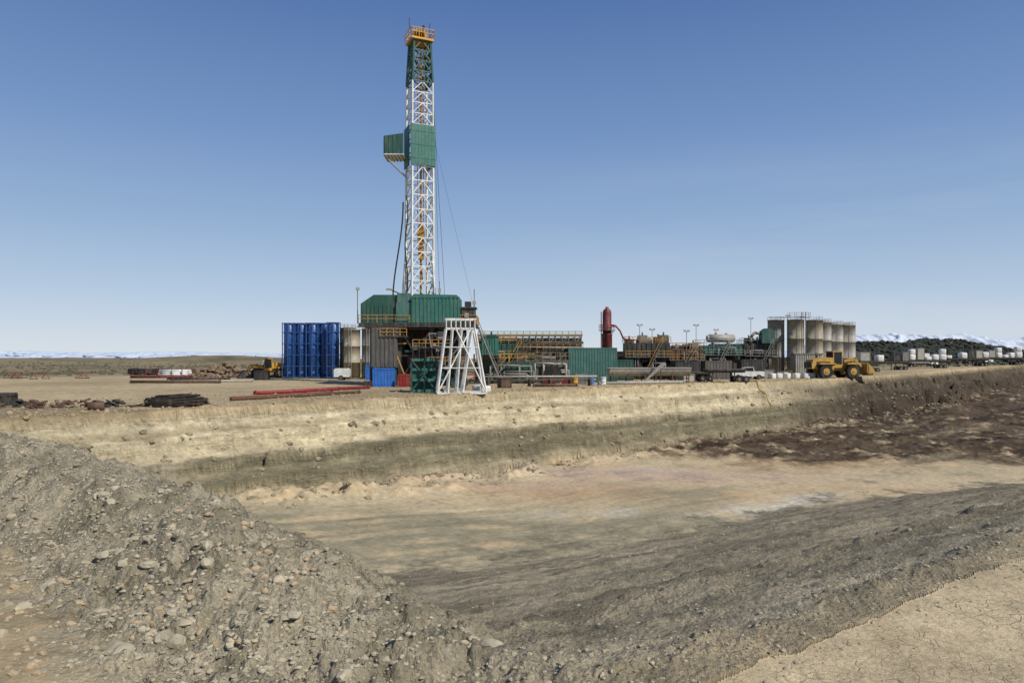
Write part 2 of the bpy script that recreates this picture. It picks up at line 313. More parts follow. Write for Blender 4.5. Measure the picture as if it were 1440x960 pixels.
# ---------------- generic materials ----------------
def mat(name,c,rough=.6,metal=0,var=.18,dirt=.25,sc_=1.2,bump=.0):
    m=bpy.data.materials.new(name);m.use_nodes=True;nt=m.node_tree;N=nt.nodes;L=nt.links;B=N["Principled BSDF"]
    cc=s2l(c)
    B.inputs['Roughness'].default_value=rough;B.inputs['Metallic'].default_value=metal
    tc=N.new("ShaderNodeTexCoord")
    a=N.new("ShaderNodeTexNoise");a.inputs['Scale'].default_value=sc_;a.inputs['Detail'].default_value=5;L.new(tc.outputs['Object'],a.inputs['Vector'])
    mr=N.new("ShaderNodeMapRange");mr.inputs[1].default_value=.3;mr.inputs[2].default_value=.7;mr.inputs[3].default_value=1-var;mr.inputs[4].default_value=1+var;L.new(a.outputs['Fac'],mr.inputs[0])
    v=N.new("ShaderNodeVectorMath");v.operation='SCALE';v.inputs[0].default_value=cc;L.new(mr.outputs[0],v.inputs['Scale'])
    mp=N.new("ShaderNodeMapping");mp.inputs['Scale'].default_value=(1.6,1.6,.22);L.new(tc.outputs['Object'],mp.inputs[0])
    b=N.new("ShaderNodeTexNoise");b.inputs['Scale'].default_value=1.7;b.inputs['Detail'].default_value=4;L.new(mp.outputs[0],b.inputs['Vector'])
    m2=N.new("ShaderNodeMapRange");m2.inputs[1].default_value=.48;m2.inputs[2].default_value=.72;m2.inputs[3].default_value=0;m2.inputs[4].default_value=dirt;L.new(b.outputs['Fac'],m2.inputs[0])
    mx=N.new("ShaderNodeMixRGB");mx.inputs['Color2'].default_value=(.26,.21,.15,1);L.new(m2.outputs[0],mx.inputs['Fac']);L.new(v.outputs[0],mx.inputs['Color1']);L.new(mx.outputs[0],B.inputs['Base Color'])
    if bump:
        bb=N.new("ShaderNodeBump");bb.inputs['Strength'].default_value=bump;bb.inputs['Distance'].default_value=.05;L.new(a.outputs['Fac'],bb.inputs['Height']);L.new(bb.outputs[0],B.inputs['Normal'])
    return m
GREEN=mat("green_paint",(46,104,92));DGREEN=mat("dark_green_paint",(34,78,68));WHITE=mat("white_paint",(212,212,206),dirt=.3)
TEAL=mat("teal_paint",(58,104,96),dirt=.35);YEL=mat("yellow_paint",(194,144,40),dirt=.5);DARK=mat("dark_steel",(50,48,44),dirt=.35);BLK=mat("black_rubber",(28,27,25),.9)
GREY=mat("grey_steel",(112,110,103),dirt=.4);BEIGE=mat("beige_silo_paint",(152,142,120),dirt=.5);BLUE=mat("blue_paint",(24,74,134),.4);RED=mat("red_paint",(134,36,34))
DRED=mat("dark_red_paint",(100,32,33));RUST=mat("rusty_steel",(92,66,50),.85);LGREY=mat("light_grey_paint",(158,154,143),dirt=.45);TAN=mat("tan_steel",(134,120,88),dirt=.4);GLASS=mat("dark_glass",(24,30,36),.12,0,.05,0)
WOOD=mat("weathered_timber",(108,94,76),.9);BAG=mat("white_woven_bag",(208,206,199),.85,dirt=.1,bump=.6,sc_=3);OLIVE=mat("brush",(54,47,39),.9);ORANGE=mat("rust_red_paint",(116,62,46))
LBLUE=mat("container_blue",(40,100,176),dirt=.1);DULL=mat("dull_grey_paint",(86,84,78),dirt=.4);SGREY=mat("silo_grey_paint",(142,138,128),dirt=.4);OCH=mat("ochre_paint",(170,126,50),dirt=.5)
DYEL=mat("dusty_yellow_paint",(176,136,56),dirt=.6)
# ---------------- mesh builder ----------------
def rawobj(name,v,f,sm,m,parent,label=None):
    import bmesh
    me=bpy.data.meshes.new(name);me.from_pydata(v,[],f);me.materials.append(m)
    me.polygons.foreach_set("use_smooth",sm);me.update()
    b=bmesh.new();b.from_mesh(me);bmesh.ops.recalc_face_normals(b,faces=b.faces);b.to_mesh(me);b.free()
    o=bpy.data.objects.new(name,me);sc.collection.objects.link(o)
    if parent: o.parent=parent
    if label:o["label"]=label
    return o
class M:
    def __init__(s): s.v=[];s.f=[];s.sm=[];s.mk=[]
    def add(s,vs,fs,smooth=False):
        o=len(s.v);s.mk.append((o,len(s.f)));s.v+=[tuple(v) for v in vs]
        for f in fs: s.f.append(tuple(i+o for i in f));s.sm.append(smooth)
        return s
    def box(s,cx,cy,cz,sx,sy,sz,rz=0,ry=0):
        vs=[]
        m=Matrix.Rotation(rz,3,'Z')@Matrix.Rotation(ry,3,'Y')
        for x in(-.5,.5):
            for y in(-.5,.5):
                for z in(-.5,.5): vs.append(Vector((cx,cy,cz))+m@Vector((x*sx,y*sy,z*sz)))
        return s.add(vs,[(0,1,3,2),(4,6,7,5),(0,4,5,1),(2,3,7,6),(0,2,6,4),(1,5,7,3)])
    def bb(s,x0,x1,y0,y1,z0,z1): return s.box((x0+x1)/2,(y0+y1)/2,(z0+z1)/2,x1-x0,y1-y0,z1-z0)
    def tube(s,p0,p1,r,n=6,r1=None):
        p0=Vector(p0);p1=Vector(p1);d=p1-p0
        if d.length<1e-6:return s
        d.normalize();u=d.orthogonal().normalized()
        if abs(d.z)<.9:
            u=Vector((0,0,1)).cross(d).normalized()
        v=d.cross(u);r1=r if r1 is None else r1
        vs=[];off=math.pi/4 if n==4 else 0
        for k in range(n):
            a=2*math.pi*k/n+off;e=u*math.cos(a)+v*math.sin(a);vs+=[p0+e*r,p1+e*r1]
        fs=[(2*k,2*((k+1)%n),2*((k+1)%n)+1,2*k+1) for k in range(n)]
        s.add(vs,fs,n>=8)
        o=len(s.v)-2*n
        s.f.append(tuple(o+2*k for k in range(n))[::-1]);s.sm.append(False);s.f.append(tuple(o+2*k+1 for k in range(n)));s.sm.append(False)
        return s
    def path(s,ps,r,n=6):
        for a,b in zip(ps[:-1],ps[1:]): s.tube(a,b,r,n)
        return s
    def lathe(s,prof,x=0,y=0,n=28):
        vs=[];
        for r,z in prof:
            for k in range(n):
                a=2*math.pi*k/n;vs.append((x+r*math.cos(a),y+r*math.sin(a),z))
        fs=[]
        for i in range(len(prof)-1):
            for k in range(n): fs.append((i*n+k,i*n+(k+1)%n,(i+1)*n+(k+1)%n,(i+1)*n+k))
        s.add(vs,fs,True);o=len(s.v)-len(vs)
        s.f.append(tuple(o+k for k in range(n))[::-1]);s.sm.append(False);s.f.append(tuple(o+(len(prof)-1)*n+k for k in range(n)));s.sm.append(False)
        return s
    def prism(s,pts,y0,y1):
        n=len(pts);vs=[(x,y0,z) for x,z in pts]+[(x,y1,z) for x,z in pts]
        fs=[tuple(range(n)),tuple(range(2*n-1,n-1,-1))]+[(k,k+n,(k+1)%n+n,(k+1)%n) for k in range(n)]
        return s.add(vs,fs)
    def rail(s,ps,h=1.1,r=.045,step=1.5):
        for a,b in zip(ps[:-1],ps[1:]):
            a=Vector(a);b=Vector(b)
            for k in(1,.55): s.tube(a+Vector((0,0,h*k)),b+Vector((0,0,h*k)),r,4)
            m=max(1,int((b-a).length/step))
            for q in range(m+1):
                c=a.lerp(b,q/m);s.tube(c,c+Vector((0,0,h)),r,4)
        return s
    def ribs(s,x0,x1,y,z0,z1,pitch,d,w=None):
        w=w or pitch*.45;k=x0+pitch/2
        while k<x1: s.box(k,y,(z0+z1)/2,w,d,z1-z0);k+=pitch
        return s
    def ribsx(s,x,y0,y1,z0,z1,pitch,d):
        k=y0+pitch/2
        while k<y1: s.box(x,k,(z0+z1)/2,d,pitch*.45,z1-z0);k+=pitch
        return s
    def build(s,name,m,parent=None,label=None):
        return rawobj(name,s.v,s.f,s.sm,m,parent,label)
    def split(s,name,m,parent=None,label=None):
        mk=s.mk+[(len(s.v),len(s.f))];o=None
        for (a,b),(c,d) in zip(mk[:-1],mk[1:]):
            o=rawobj(name,s.v[a:c],[tuple(i-a for i in f) for f in s.f[b:d]],s.sm[b:d],m,parent,label)
        return o
def gz(x,y):
    a,_=terrain(np.array([float(x)]),np.array([float(y)]));return float(a[0])
def thing(name,label,cat,x,y,rz=0,z=None,group=None,scale=1):
    e=bpy.data.objects.new(name,None);sc.collection.objects.link(e);e.empty_display_size=.5
    e.location=(x,y,gz(x,y)-.03 if z is None else z);e.rotation_euler=(0,0,R(rz));e.scale=(scale,)*3
    e["label"]=label;e["category"]=cat
    if group:e["group"]=group
    return e
def single(mb,name,m,label,cat,x,y,rz=0,z=None,group=None):
    o=mb.build(name,m);o.location=(x,y,gz(x,y)-.03 if z is None else z);o.rotation_euler=(0,0,R(rz));o["label"]=label;o["category"]=cat
    if group:o["group"]=group
    return o
def dup(root,x,y,rz=0,z=None,label=None):
    kids=[k for k in bpy.data.objects if k.parent==root]
    e=root.copy();sc.collection.objects.link(e);e.location=(x,y,gz(x,y)-.03 if z is None else z);e.rotation_euler=(0,0,R(rz))
    if label:e["label"]=label
    for k in kids:
        c=k.copy();sc.collection.objects.link(c);c.parent=e
        for g in [g for g in bpy.data.objects if g.parent==k]:
            d=g.copy();sc.collection.objects.link(d);d.parent=c
    return e
# =============== DRILLING RIG ===============
rig=thing("drilling_rig","tall green and white oil drilling rig with lattice mast","drilling rig",-13.9,107,z=0)
def leg4(z,hw,hd,rot,cx=0):
    c,s_=math.cos(rot),math.sin(rot)
    return [Vector((cx+a*hw*c-b*hd*s_,a*hw*s_+b*hd*c,z)) for a,b in((-1,-1),(1,-1),(1,1),(-1,1))]
ROT=R(24)
def lattice(mb,z0,z1,w0,w1,bays,r=.13,rb=.075,style=0):
    prev=leg4(z0,w0,w0,ROT)
    for i in range(bays):
        t=(i+1)/bays;z=z0+(z1-z0)*t;wv=w0+(w1-w0)*t;cur=leg4(z,wv,wv,ROT)
        for k in range(4):
            k2=(k+1)%4
            mb.tube(prev[k],cur[k],r,4);mb.tube(cur[k],cur[k2],rb,4)
            if k==0 :
                mid=(cur[k]+cur[k2])/2;mb.tube(prev[k],mid,rb,4);mb.tube(prev[k2],mid,rb,4)
            elif k==3 and style==0: mb.tube(prev[k],cur[k2],rb,4)
            elif k==1: mb.tube(prev[k] if i%2 else prev[k2],cur[k2] if i%2 else cur[k],rb*1.3,4)
            else:
                mb.tube(prev[k],cur[k2],rb*.8,4)
        prev=cur
    for k in range(4): mb.tube(leg4(z0,w0,w0,ROT)[k],leg4(z0,w0,w0,ROT)[(k+1)%4],rb,4)
m=M();lattice(m,9.1,32.4,1.72,1.6,11,.18,.095)
for sx,ex in((-2.6,-1.9),(2.7,2.0)):
    m.tube((sx,-1.6,9.1),(ex*1.0,-1.0,20),.16,4);m.tube((sx*.75,1.2,9.1),(ex,0.2,20),.13,4)
    for zz in range(10,20,2): m.tube((sx+(ex-sx)*(zz-9)/11,-1.5,zz),(sx*.6,0,zz+1.3),.08,4)
m.build("mast_lower_section",WHITE,rig,"white lattice lower mast")
m=M();lattice(m,38.6,45,1.58,1.55,4,.15,.08);m.build("mast_upper_section",WHITE,rig,"white lattice upper mast")
m=M();lattice(m,32.4,38.6,1.58,1.58,3,.12,.07);m.build("mast_middle_section",WHITE,rig)
m=M();lattice(m,45,51.2,1.55,1.25,4,.2,.13,1)
for k in range(4):
    a=leg4(45,1.55,1.55,ROT);b=leg4(51.2,1.25,1.25,ROT);m.tube(a[k],b[(k+1)%4],.1,4)
m.build("mast_top_section",DGREEN,rig,"dark green lattice mast top")
m=M();m.box(0,0,51.35,3.4,3.4,.3,ROT);m.box(0,0,52.1,2.0,1.1,1.2,ROT)
for k in range(5): m.tube((-.75+.38*k,-.9,52.3),(-.6+.38*k,-.9,52.3),.75,14)
m.build("crown_block",YEL,rig,"yellow crown block with sheaves")
m=M();q=leg4(51.5,1.75,1.75,ROT);m.rail([q[0],q[1],q[2],q[3],q[0]],1.3,.06,.9);m.build("crown_railing",YEL,rig)
m=M();m.tube((-1.5,-.3,51.5),(-1.5,-.3,55),.05,4);m.tube((.6,0,52.6),(.6,0,53.9),.2,6);m.tube((1.5,.3,51.5),(1.5,.3,54.4),.05,4);m.split("crown_beacon",DARK,rig)
m=M();c,s_=math.cos(ROT),math.sin(ROT)
def oriented(mb,u,v,z,su,sv,sz): mb.box(u*c-v*s_,u*s_+v*c,z,su,sv,sz,ROT)
oriented(m,0,-1.85,35.5,3.75,.12,6.0);oriented(m,1.85,0,35.5,.12,3.55,6.0);oriented(m,-1.85,.5,35.5,.12,2.6,6.0)
k=-1.7
while k<1.8:
    oriented(m,k,-1.92,35.5,.1,.05,5.9);oriented(m,1.92,k,35.5,.05,.1,5.9);k+=.5
for zz in(33.5,35.5,37.5): oriented(m,0,-1.93,zz,3.8,.05,.1)
m.build("windboard",GREEN,rig,"green wind screen panels")
m=M();m.bb(-5.0,-2.1,-2.2,1.6,33.95,34.1)
m.build("racking_board_floor",WHITE,rig)
m=M();m.add([(-5.0,-2.2,34.1),(-2.1,-2.25,34.1),(-2.1,-2.25,37.1),(-5.0,-2.2,36.7),(-5.0,1.6,34.1),(-5.0,1.6,36.7)],[(0,1,2,3),(0,3,5,4)])
for k in range(5): m.box(-4.8+.6*k,-2.25,35.4,.08,.06,2.6)
for k in range(8): m.box(-5.04,-2+.48*k,35.3,.06,.1,2.6)
m.build("racking_board_wall",DGREEN,rig,"green wind wall of the racking platform")
m=M()
for k in range(6): m.tube((-5+.5*k,-2.1,33.85),(-5+.5*k,1.5,33.85),.07,4)
m.tube((-4.9,-1.9,33.9),(-1.9,-1,31.0),.08,4);m.tube((-4.9,1,33.9),(-1.9,.5,31.0),.08,4);m.split("racking_finger",LGREY,rig)
m=M();m.tube((.15,.2,11),(.15,.2,50.5),.18,6);m.tube((.6,-.1,24),(.6,-.1,50.5),.07,4);m.tube((-.3,-.1,24),(-.3,-.1,50.5),.06,4);m.split("guide_rail",OCH,rig,"yellow guide rail inside the mast")
m=M();m.box(.2,.1,22.2,1.0,.8,2.0);m.box(.2,.1,19.8,.8,.8,2.0);m.tube((.2,.1,23.1),(.2,.1,24),.4,12);m.tube((.2,.1,20.4),(.2,.1,21.4),.25,8);m.tube((.2,.1,19),(.5,.1,15),.08,6);m.build("travelling_block",OCH,rig,"yellow travelling block and top drive")
m=M();pts=[];
for k in range(25):
    t=k/24;pts.append((-2.0-1.9*math.sin(t*math.pi*.72)*t-.2,-1.8,27-16.5*t))
m.path(pts,.12,6);m.build("mud_hose",BLK,rig,"hanging black mud hose")
m=M();m.path([(-1.7+.2*math.sin(k*.5),-2,28-.8*k) for k in range(22)],.1,5);m.build("mud_hose",BLK,rig)
m=M()
m.tube((1.9,.2,45),(3.8,0,13),.03,4);m.tube((1.9,.6,38),(8.2,0,11.2),.015,4);m.tube((1.9,-.6,51),(3.1,-1,13),.025,4);m.split("hoist_line",DARK,rig)
m=M();m.bb(-8.3,8.7,-4.2,4.2,8.5,9.05)
for k in range(12): m.tube((-8.2+1.5*k,-4.25,8.5),(-8.2+1.5*k,-4.25,9.05),.06,4)
m.bb(-8.4,8.8,-4.35,-4.21,8.42,8.62);m.build("drill_floor",DARK,rig,"dark steel drill floor deck")
m=M();m.prism([(-.7,9.07),(6.3,9.07),(6.3,12.7),(5.9,13.1),(-.3,13.25),(-.7,12.9)],-4.1,-.5);m.ribs(-.7,6.3,-4.13,9.1,12.7,.55,.1);m.box(2.8,-4.14,12.75,7,.16,.16);m.ribsx(6.33,-4.1,-.5,9.1,12.6,.55,.1)
m.build("wind_wall",GREEN,rig,"green corrugated drill floor wall")
m=M();m.prism([(-8.2,9.07),(-2.9,9.07),(-2.9,13.2),(-6.3,13.2),(-8.2,11.9)],-3.2,3.6);m.ribs(-8.1,-2.9,-3.23,9.1,11.8,.6,.1)
m.build("doghouse",DGREEN,rig,"dark green driller cabin block")
m=M();m.bb(-2.9,-.75,-3.8,-3.6,9.07,12.0);m.bb(-2.8,-1.0,-3.62,-1,11.9,13.4);m.build("door_panel",TEAL,rig)
m=M();m.rail([(-8.3,-4.1,9.05),(-3,-4.1,9.05),(-.9,-4.1,9.05)],1.15,.055,1.1);m.build("safety_railing",OCH,rig,"yellow safety railings")
m=M();m.rail([(6.4,-4.1,9.05),(8.7,-4.1,9.05),(8.7,4,9.05)],1.15,.055,1.1);m.build("safety_railing",OCH,rig)
m=M();m.rail([(-.3,-5.4,5.5),(5.2,-5.4,5.5)],1.1,.06,.9);m.build("safety_railing",OCH,rig)
m=M();m.rail([(-5,-5.2,7.1),(-1.2,-5.2,7.1)],1.1,.06,.9);m.build("safety_railing",OCH,rig)
m=M();m.rail([(2.2,-7.2,3.0),(8,-7.2,3.0)],1.1,.06,1.0);m.build("safety_railing",OCH,rig)
m=M();m.bb(6.6,8.5,-3.5,-.5,9.07,11.2);m.bb(6.5,8.7,-3.7,-.3,11.2,11.4);m.bb(7.0,7.9,-3.4,-2.0,11.4,12.2);m.build("control_cabin",DARK,rig)
m=M();m.box(8.4,-3.5,12,.5,.3,.5);m.box(7.3,-3.6,10.2,.6,.2,.6);m.box(-8.9,-2,14.2,.5,.4,.35);m.box(3.2,-2,13.9,.4,.4,.7);m.box(-4.6,0,14.3,.8,.5,.25);m.split("floodlight",LGREY,rig)
m=M();m.tube((-8.9,-2,9),(-8.9,-2,14.1),.07,5);m.tube((-2,0,13.2),(-4.5,0,14.3),.09,5);m.tube((3.2,-2,13.1),(3.2,-2,15.3),.07,5);m.tube((8.4,-3.4,9),(8.4,-3.4,14),.06,4);m.split("light_mast",GREY,rig)
m=M()
for sx in(-6.5,-2.4,2.2,6.6):
    for sy in(-3.6,3.6):
        m.box(sx,sy,4.3,.45,.45,8.4)
for sy in(-3.6,3.6):
    for a,b in((-6.5,-2.4),(-2.4,2.2),(2.2,6.6)):
        m.tube((a,sy,.4),(b,sy,8.3),.14,4);m.tube((b,sy,.4),(a,sy,8.3),.14,4);m.box((a+b)/2,sy,4.3,b-a-.45,.22,.25)
    m.box(0,sy-.5,.35,15,.8,.6)
for sx in(-6.5,6.6): m.tube((sx,-3.6,.4),(sx,3.6,8.3),.14,4);m.tube((sx,3.6,.4),(sx,-3.6,8.3),.14,4)
m.bb(-.4,5.3,-5.4,-3.9,5.35,5.5);m.bb(-5.1,-1.1,-5.2,-3.9,6.95,7.1);m.bb(2.1,8.1,-7.3,-5.0,2.85,3.0)
m.bb(-6.2,6.3,3.0,3.2,.7,8.45)
for k in range(7): m.tube((-.3+.9*k,-5.3,5.4),(-.3+.9*k,-5.3,0.1),.08,4)
m.build("substructure",DARK,rig,"dark steel truss substructure")
m=M();m.bb(-6.35,-2.6,-5.0,-1.8,2.6,8.35);m.ribs(-6.35,-2.6,-5.03,2.7,8.3,.62,.14);m.build("water_tank",DULL,rig,"tall grey ribbed tank under the floor")
m=M();m.bb(-6.0,-2.8,-4.4,-1.8,.1,2.3);m.bb(-5.6,-4.6,-4.55,-4.38,.4,1.9);m.build("pump_house",DGREEN,rig)
m=M();m.lathe([(.9,0),(.9,1.2),(.55,1.3),(.55,1.7),(.85,1.8),(.85,3),(.5,3.1),(.5,3.6),(.8,3.7),(.8,5),(.4,5.3),(.4,8)],1.0,0,16)
for zz in(2.3,4.3): m.tube((-1.2,0,zz),(3.2,0,zz),.42,10)
m.build("blowout_preventer",RED,rig,"red blowout preventer stack")
m=M()
for k in range(18):
    t=k/17;m.box(6.2-4.6*t,-6.2,5.3-5.1*t,.35,.9,.06)
m.tube((6.4,-6.7,5.4),(1.4,-6.7,.1),.1,4);m.tube((6.4,-5.7,5.4),(1.4,-5.7,.1),.1,4);m.build("stair",GREY,rig,"steel access stair")
m=M()
for k in range(22):
    t=k/21;m.box(8.9+3.5*t,-3,8.8-8.6*t,.35,1,.07)
m.tube((8.8,-3.5,8.9),(12.4,-3.5,.1),.12,4);m.tube((8.8,-2.5,8.9),(12.4,-2.5,.1),.12,4);m.tube((8.8,-3.5,9.9),(12.4,-3.5,1.1),.05,4)
m.build("stair",GREY,rig,"steel access stair")
random.seed(3)
for k in range(14):
    m=M();x=random.uniform(-1.5,7.5);z0=random.uniform(1,7.5);m.path([(x,-4.4,z0),(x+random.uniform(-3,3),-4.5,z0),(x+random.uniform(-.2,.2),-4.5,random.uniform(.3,3))],random.uniform(.06,.14),6)
    m.build("pipework",random.choice([RUST,LGREY,OCH,RED,GREY,DARK]),rig)
for mm_ in(LGREY,DGREEN,DULL,DRED):
    m=M()
    for k in range(4):
        x=random.uniform(-2.2,6.3);z0=random.uniform(.8,7.2);m.bb(x,x+random.uniform(.6,1.8),-3.4,-2.2,z0,z0+random.uniform(.6,1.6))
    m.split("valve_box",mm_,rig)
m=M();m.bb(-1.6,3.2,-2.6,2.2,.1,2.4);m.split("accumulator_unit",DRED,rig);m=M();m.bb(3.7,6.3,-2.1,-1.0,1,3.6);m.split("accumulator_unit",DGREEN,rig)
# =============== blue tanks ===============
GB="row of blue upright tanks"
bt=thing("upright_tank","tall blue upright fluid tank with ribs standing on pad","tank",-43.8,140,group=GB)
m=M();W_=1.12;H=10.9
m.lathe([(W_*.96,.3),(W_*.96,H-.2),(W_*.8,H)],0,0,16);m.build("tank_body",BLUE,bt)
m=M()
for sx in(-1,1):
    for sy in(-1,1): m.box(sx*W_*.95,sy*W_*.95,H/2,.16,.16,H)
for z in(.3,2.4,4.6,6.8,9,H-.1):
    for sy in(-1,1): m.box(0,sy*W_*.95,z,2*W_*.95-.14,.13,.16)
    for sx in(-1,1): m.box(sx*W_*.95,0,z,.13,2*W_*.95-.14,.16)
m.tube((0,-W_*1.02,.3),(.0,-W_*1.02,H-.2),.09,5)
m.build("support_frame",BLUE,bt)
m=M()
for z in(1.2,6): m.tube((.35,-W_*.9,z),(.35,-W_*1.05,z),.26,12)
m.split("manway_hatch",LBLUE,bt)
xs=[-43.8,-41.5,-39.1,-36.8,-34.6]
for k in range(1,5): dup(bt,xs[k],140+(-2 if k==4 else .4*(k%2)),rz=0 if k!=4 else 3)
for k in range(3): dup(bt,-42.6+2.4*k,143.2)
# =============== silos ===============
def silo(x,y,h,r,mm,label,grp,cone=False,z=None):
    t=thing("storage_silo",label,"silo",x,y,group=grp,z=z)
    m=M();b=.35
    m.lathe([(r,b),(r,h*.33),(r+.06,h*.33+.01),(r+.06,h*.33+.14),(r,h*.33+.15),(r,h*.66),(r+.06,h*.66+.01),(r+.06,h*.66+.14),(r,h*.66+.15),(r,h),(r+.08,h),(r+.08,h+.12),(r*.2,h+(.75 if cone else .25))],0,0,28)
    m.build("tank_shell",mm,t)
    m=M();m.lathe([(r+.15,0),(r+.15,.33)],0,0,20);m.build("base_ring",DARK,t)
    m=M();m.tube((-.25,-r-.15,.3),(-.25,-r-.15,h+.9),.04,4);m.tube((.25,-r-.15,.3),(.25,-r-.15,h+.9),.04,4)
    z=.6
    while z<h: m.tube((-.25,-r-.15,z),(.25,-r-.15,z),.03,4);z+=.5
    m.build("ladder",LGREY,t)
    m=M();pr=[(r*math.cos(a*math.pi/5),r*math.sin(a*math.pi/5),h+.12) for a in range(11)];m.rail(pr,.7,.018,2.4);m.build("top_railing",GREY,t)
    return t
G1="grey steel silos beside the rig"
silo(-30.6,136,9.3,1.55,BEIGE,"weathered beige-grey silo beside the rig",G1);silo(-27.3,136.5,9.5,1.5,GREY,"weathered grey silo beside the rig",G1);silo(-32.2,139.5,9.8,1.5,GREY,"weathered grey silo behind blue tanks",G1);silo(-24.3,137.5,9.2,1.4,GREY,"grey silo partly behind the rig base",G1)
G2="row of tall silos beside the pit"
sx=[(57.9,156,12.6,1.75,SGREY),(61.4,154,12.5,1.75,BEIGE),(65.0,153,12.3,1.75,BEIGE),(67.9,155,11.9,1.6,LGREY),(70.7,155.5,11.4,1.6,LGREY),(73.6,156,11.2,1.6,LGREY)]
for i,(a,b,hh_,rr,mm) in enumerate(sx): silo(a,b,hh_-.5,rr,mm,["dull grey silo at end of the row","tan silo with top railing","sunlit tan silo with top railing","pale silo with domed roof","pale silo with domed roof","pale silo at end of the row"][i],G2,i>2)
t=thing("metering_shed","pale ribbed steel shed below the silos","shed",61,147.5)
m=M();m.bb(-2.8,2.8,-1.3,1.3,.2,4.6);m.ribs(-2.8,2.8,-1.35,.3,4.5,.45,.12);m.build("wall",LGREY,t);m=M();m.bb(-2.95,2.95,-1.5,1.5,4.6,4.8);m.build("roof",GREY,t);m=M();m.bb(-.5,.5,-1.48,-1.42,.2,2.4);m.build("door",DARK,t)
t=thing("silo_catwalk","steel catwalk and stair on top of silos","catwalk",65,153)
m=M();m.bb(-9.5,-1,-.5,.5,12.45,12.55);m.bb(-3.8,-2.8,-2.7,-.51,12.42,12.54);m.tube((-3.7,-2.6,0),(-3.7,-2.6,13.5),.1,5);m.tube((-2.9,-2.6,0),(-2.9,-2.6,13.5),.1,5);m.build("walkway",GREY,t)
m=M();m.rail([(-5.5,-.5,12.55),(-1,-.5,12.55),(-1,.5,12.55),(-5.5,.5,12.55)],1.0,.035,1.2);m.build("railing",LGREY,t)
# =============== wheel loaders ===============
def wheel(parent,x,y,r,w_,rimm=DYEL):
    m=M();m.tube((x,y-w_/2,r),(x,y+w_/2,r),r,24)
    for k in range(20):
        a=2*math.pi*k/20;m.box(x+math.cos(a)*r,y,r+math.sin(a)*r,.14,w_*.96,.1,0,-a)
    o=m.build("wheel",BLK,parent)
    m=M();m.tube((x,y-w_/2-.03,r),(x,y+w_/2+.03,r),r*.52,16);m.tube((x,y-w_/2-.1,r),(x,y+w_/2+.1,r),r*.2,10);m.build("rim",rimm,o)
def loader(label,x,y,rz,scale=1,lift=0,yel=YEL):
    t=thing("wheel_loader",label,"loader",x,y,rz,scale=scale)
    m=M();m.prism([(-3.9,1.2),(-.9,1.0),(-.9,2.6),(-2.2,2.65),(-3.7,2.35),(-3.95,1.8)],-.85,.85);m.prism([(-.95,1.05),(1.9,.8),(2.1,1.6),(1.2,2.3),(-.2,2.3)],-.45,.45)
    for yy in(-1.2,1.2): m.prism([(-3.2,1.75),(-1.2,1.75),(-1.0,1.6),(-1.1,1.9),(-3.2,1.95)],yy-.36,yy+.36);m.prism([(.5,1.75),(2.4,1.75),(2.4,1.95),(.6,1.95)],yy*.9-.5,yy*.9+.5)
    m.build("body",yel,t)
    m=M();m.box(-3.96,0,1.7,.12,1.5,.7);m.build("engine_grille",DARK,t);m=M();m.tube((-2.6,.3,2.6),(-2.6,.3,3.3),.09,8);m.build("exhaust_pipe",DARK,t)
    m=M();m.bb(-3.3,-1.4,-.88,-.855,1.35,2.1);m.build("side_vent",DARK,t)
    m=M();m.prism([(-.95,1.4),(.3,1.4),(.55,2.2),(.3,3.3),(-.85,3.3)],-.72,.72);m.build("cab",GLASS,t,"dark glazed operator cab")
    m=M();m.bb(-1.05,.5,-.82,.82,3.3,3.45)
    for a in(-.9,.28):
        for b in(-.74,.74): m.box(a,b,2.5,.1,.1,1.7)
    m.bb(-1,.4,-.78,.78,1.3,1.75);m.build("cab_frame",yel,t)
    m=M()
    for b in(-.5,.5): m.path([(.7,b,2.15),(2.2,b,2.0+lift),(3.3,b,.8+lift*1.4)],.16,4);m.tube((.9,b,1.3),(2.3,b,1.8+lift),.09,8)
    m.tube((1.2,0,2.3),(2.6,0,2.3+lift),.1,8);m.tube((2.6,0,2.3+lift),(3.2,0,1.2+lift*1.4),.1,6);m.tube((2.2,-.5,2.0+lift),(2.2,.5,2+lift),.1,6);m.build("lift_arm",yel,t)
    z=lift*1.4
    m=M();m.prism([(3.3,.3+z),(3.35,1.35+z),(3.5,1.45+z),(3.6,.55+z),(3.85,.3+z),(4.6,.22+z),(4.6,.12+z),(3.6,.1+z)],-1.45,1.45)
    for b in(-1.45,1.4): m.prism([(3.4,.2+z),(3.4,1.4+z),(4.0,1.0+z),(4.55,.2+z)],b,b+.06)
    m.build("bucket",DARK if lift==0 else yel,t)
    for a in(-2.3,1.45):
        for b in(-1.15,1.15): wheel(t,a,b,.85,.6)
    m=M();m.box(-3.98,-.6,2.0,.06,.2,.15);m.box(-3.98,.6,2.0,.06,.2,.15);m.box(2.12,-.6,2.05,.08,.25,.2);m.box(2.12,.6,2.05,.08,.25,.2);m.split("headlight",LGREY,t)
loader("yellow wheel loader with dark bucket parked beside blue tanks",-48.8,141,205,1.15)
loader("large dusty yellow wheel loader with raised bucket near silos",62.5,137,9,1.5,.35,DYEL)
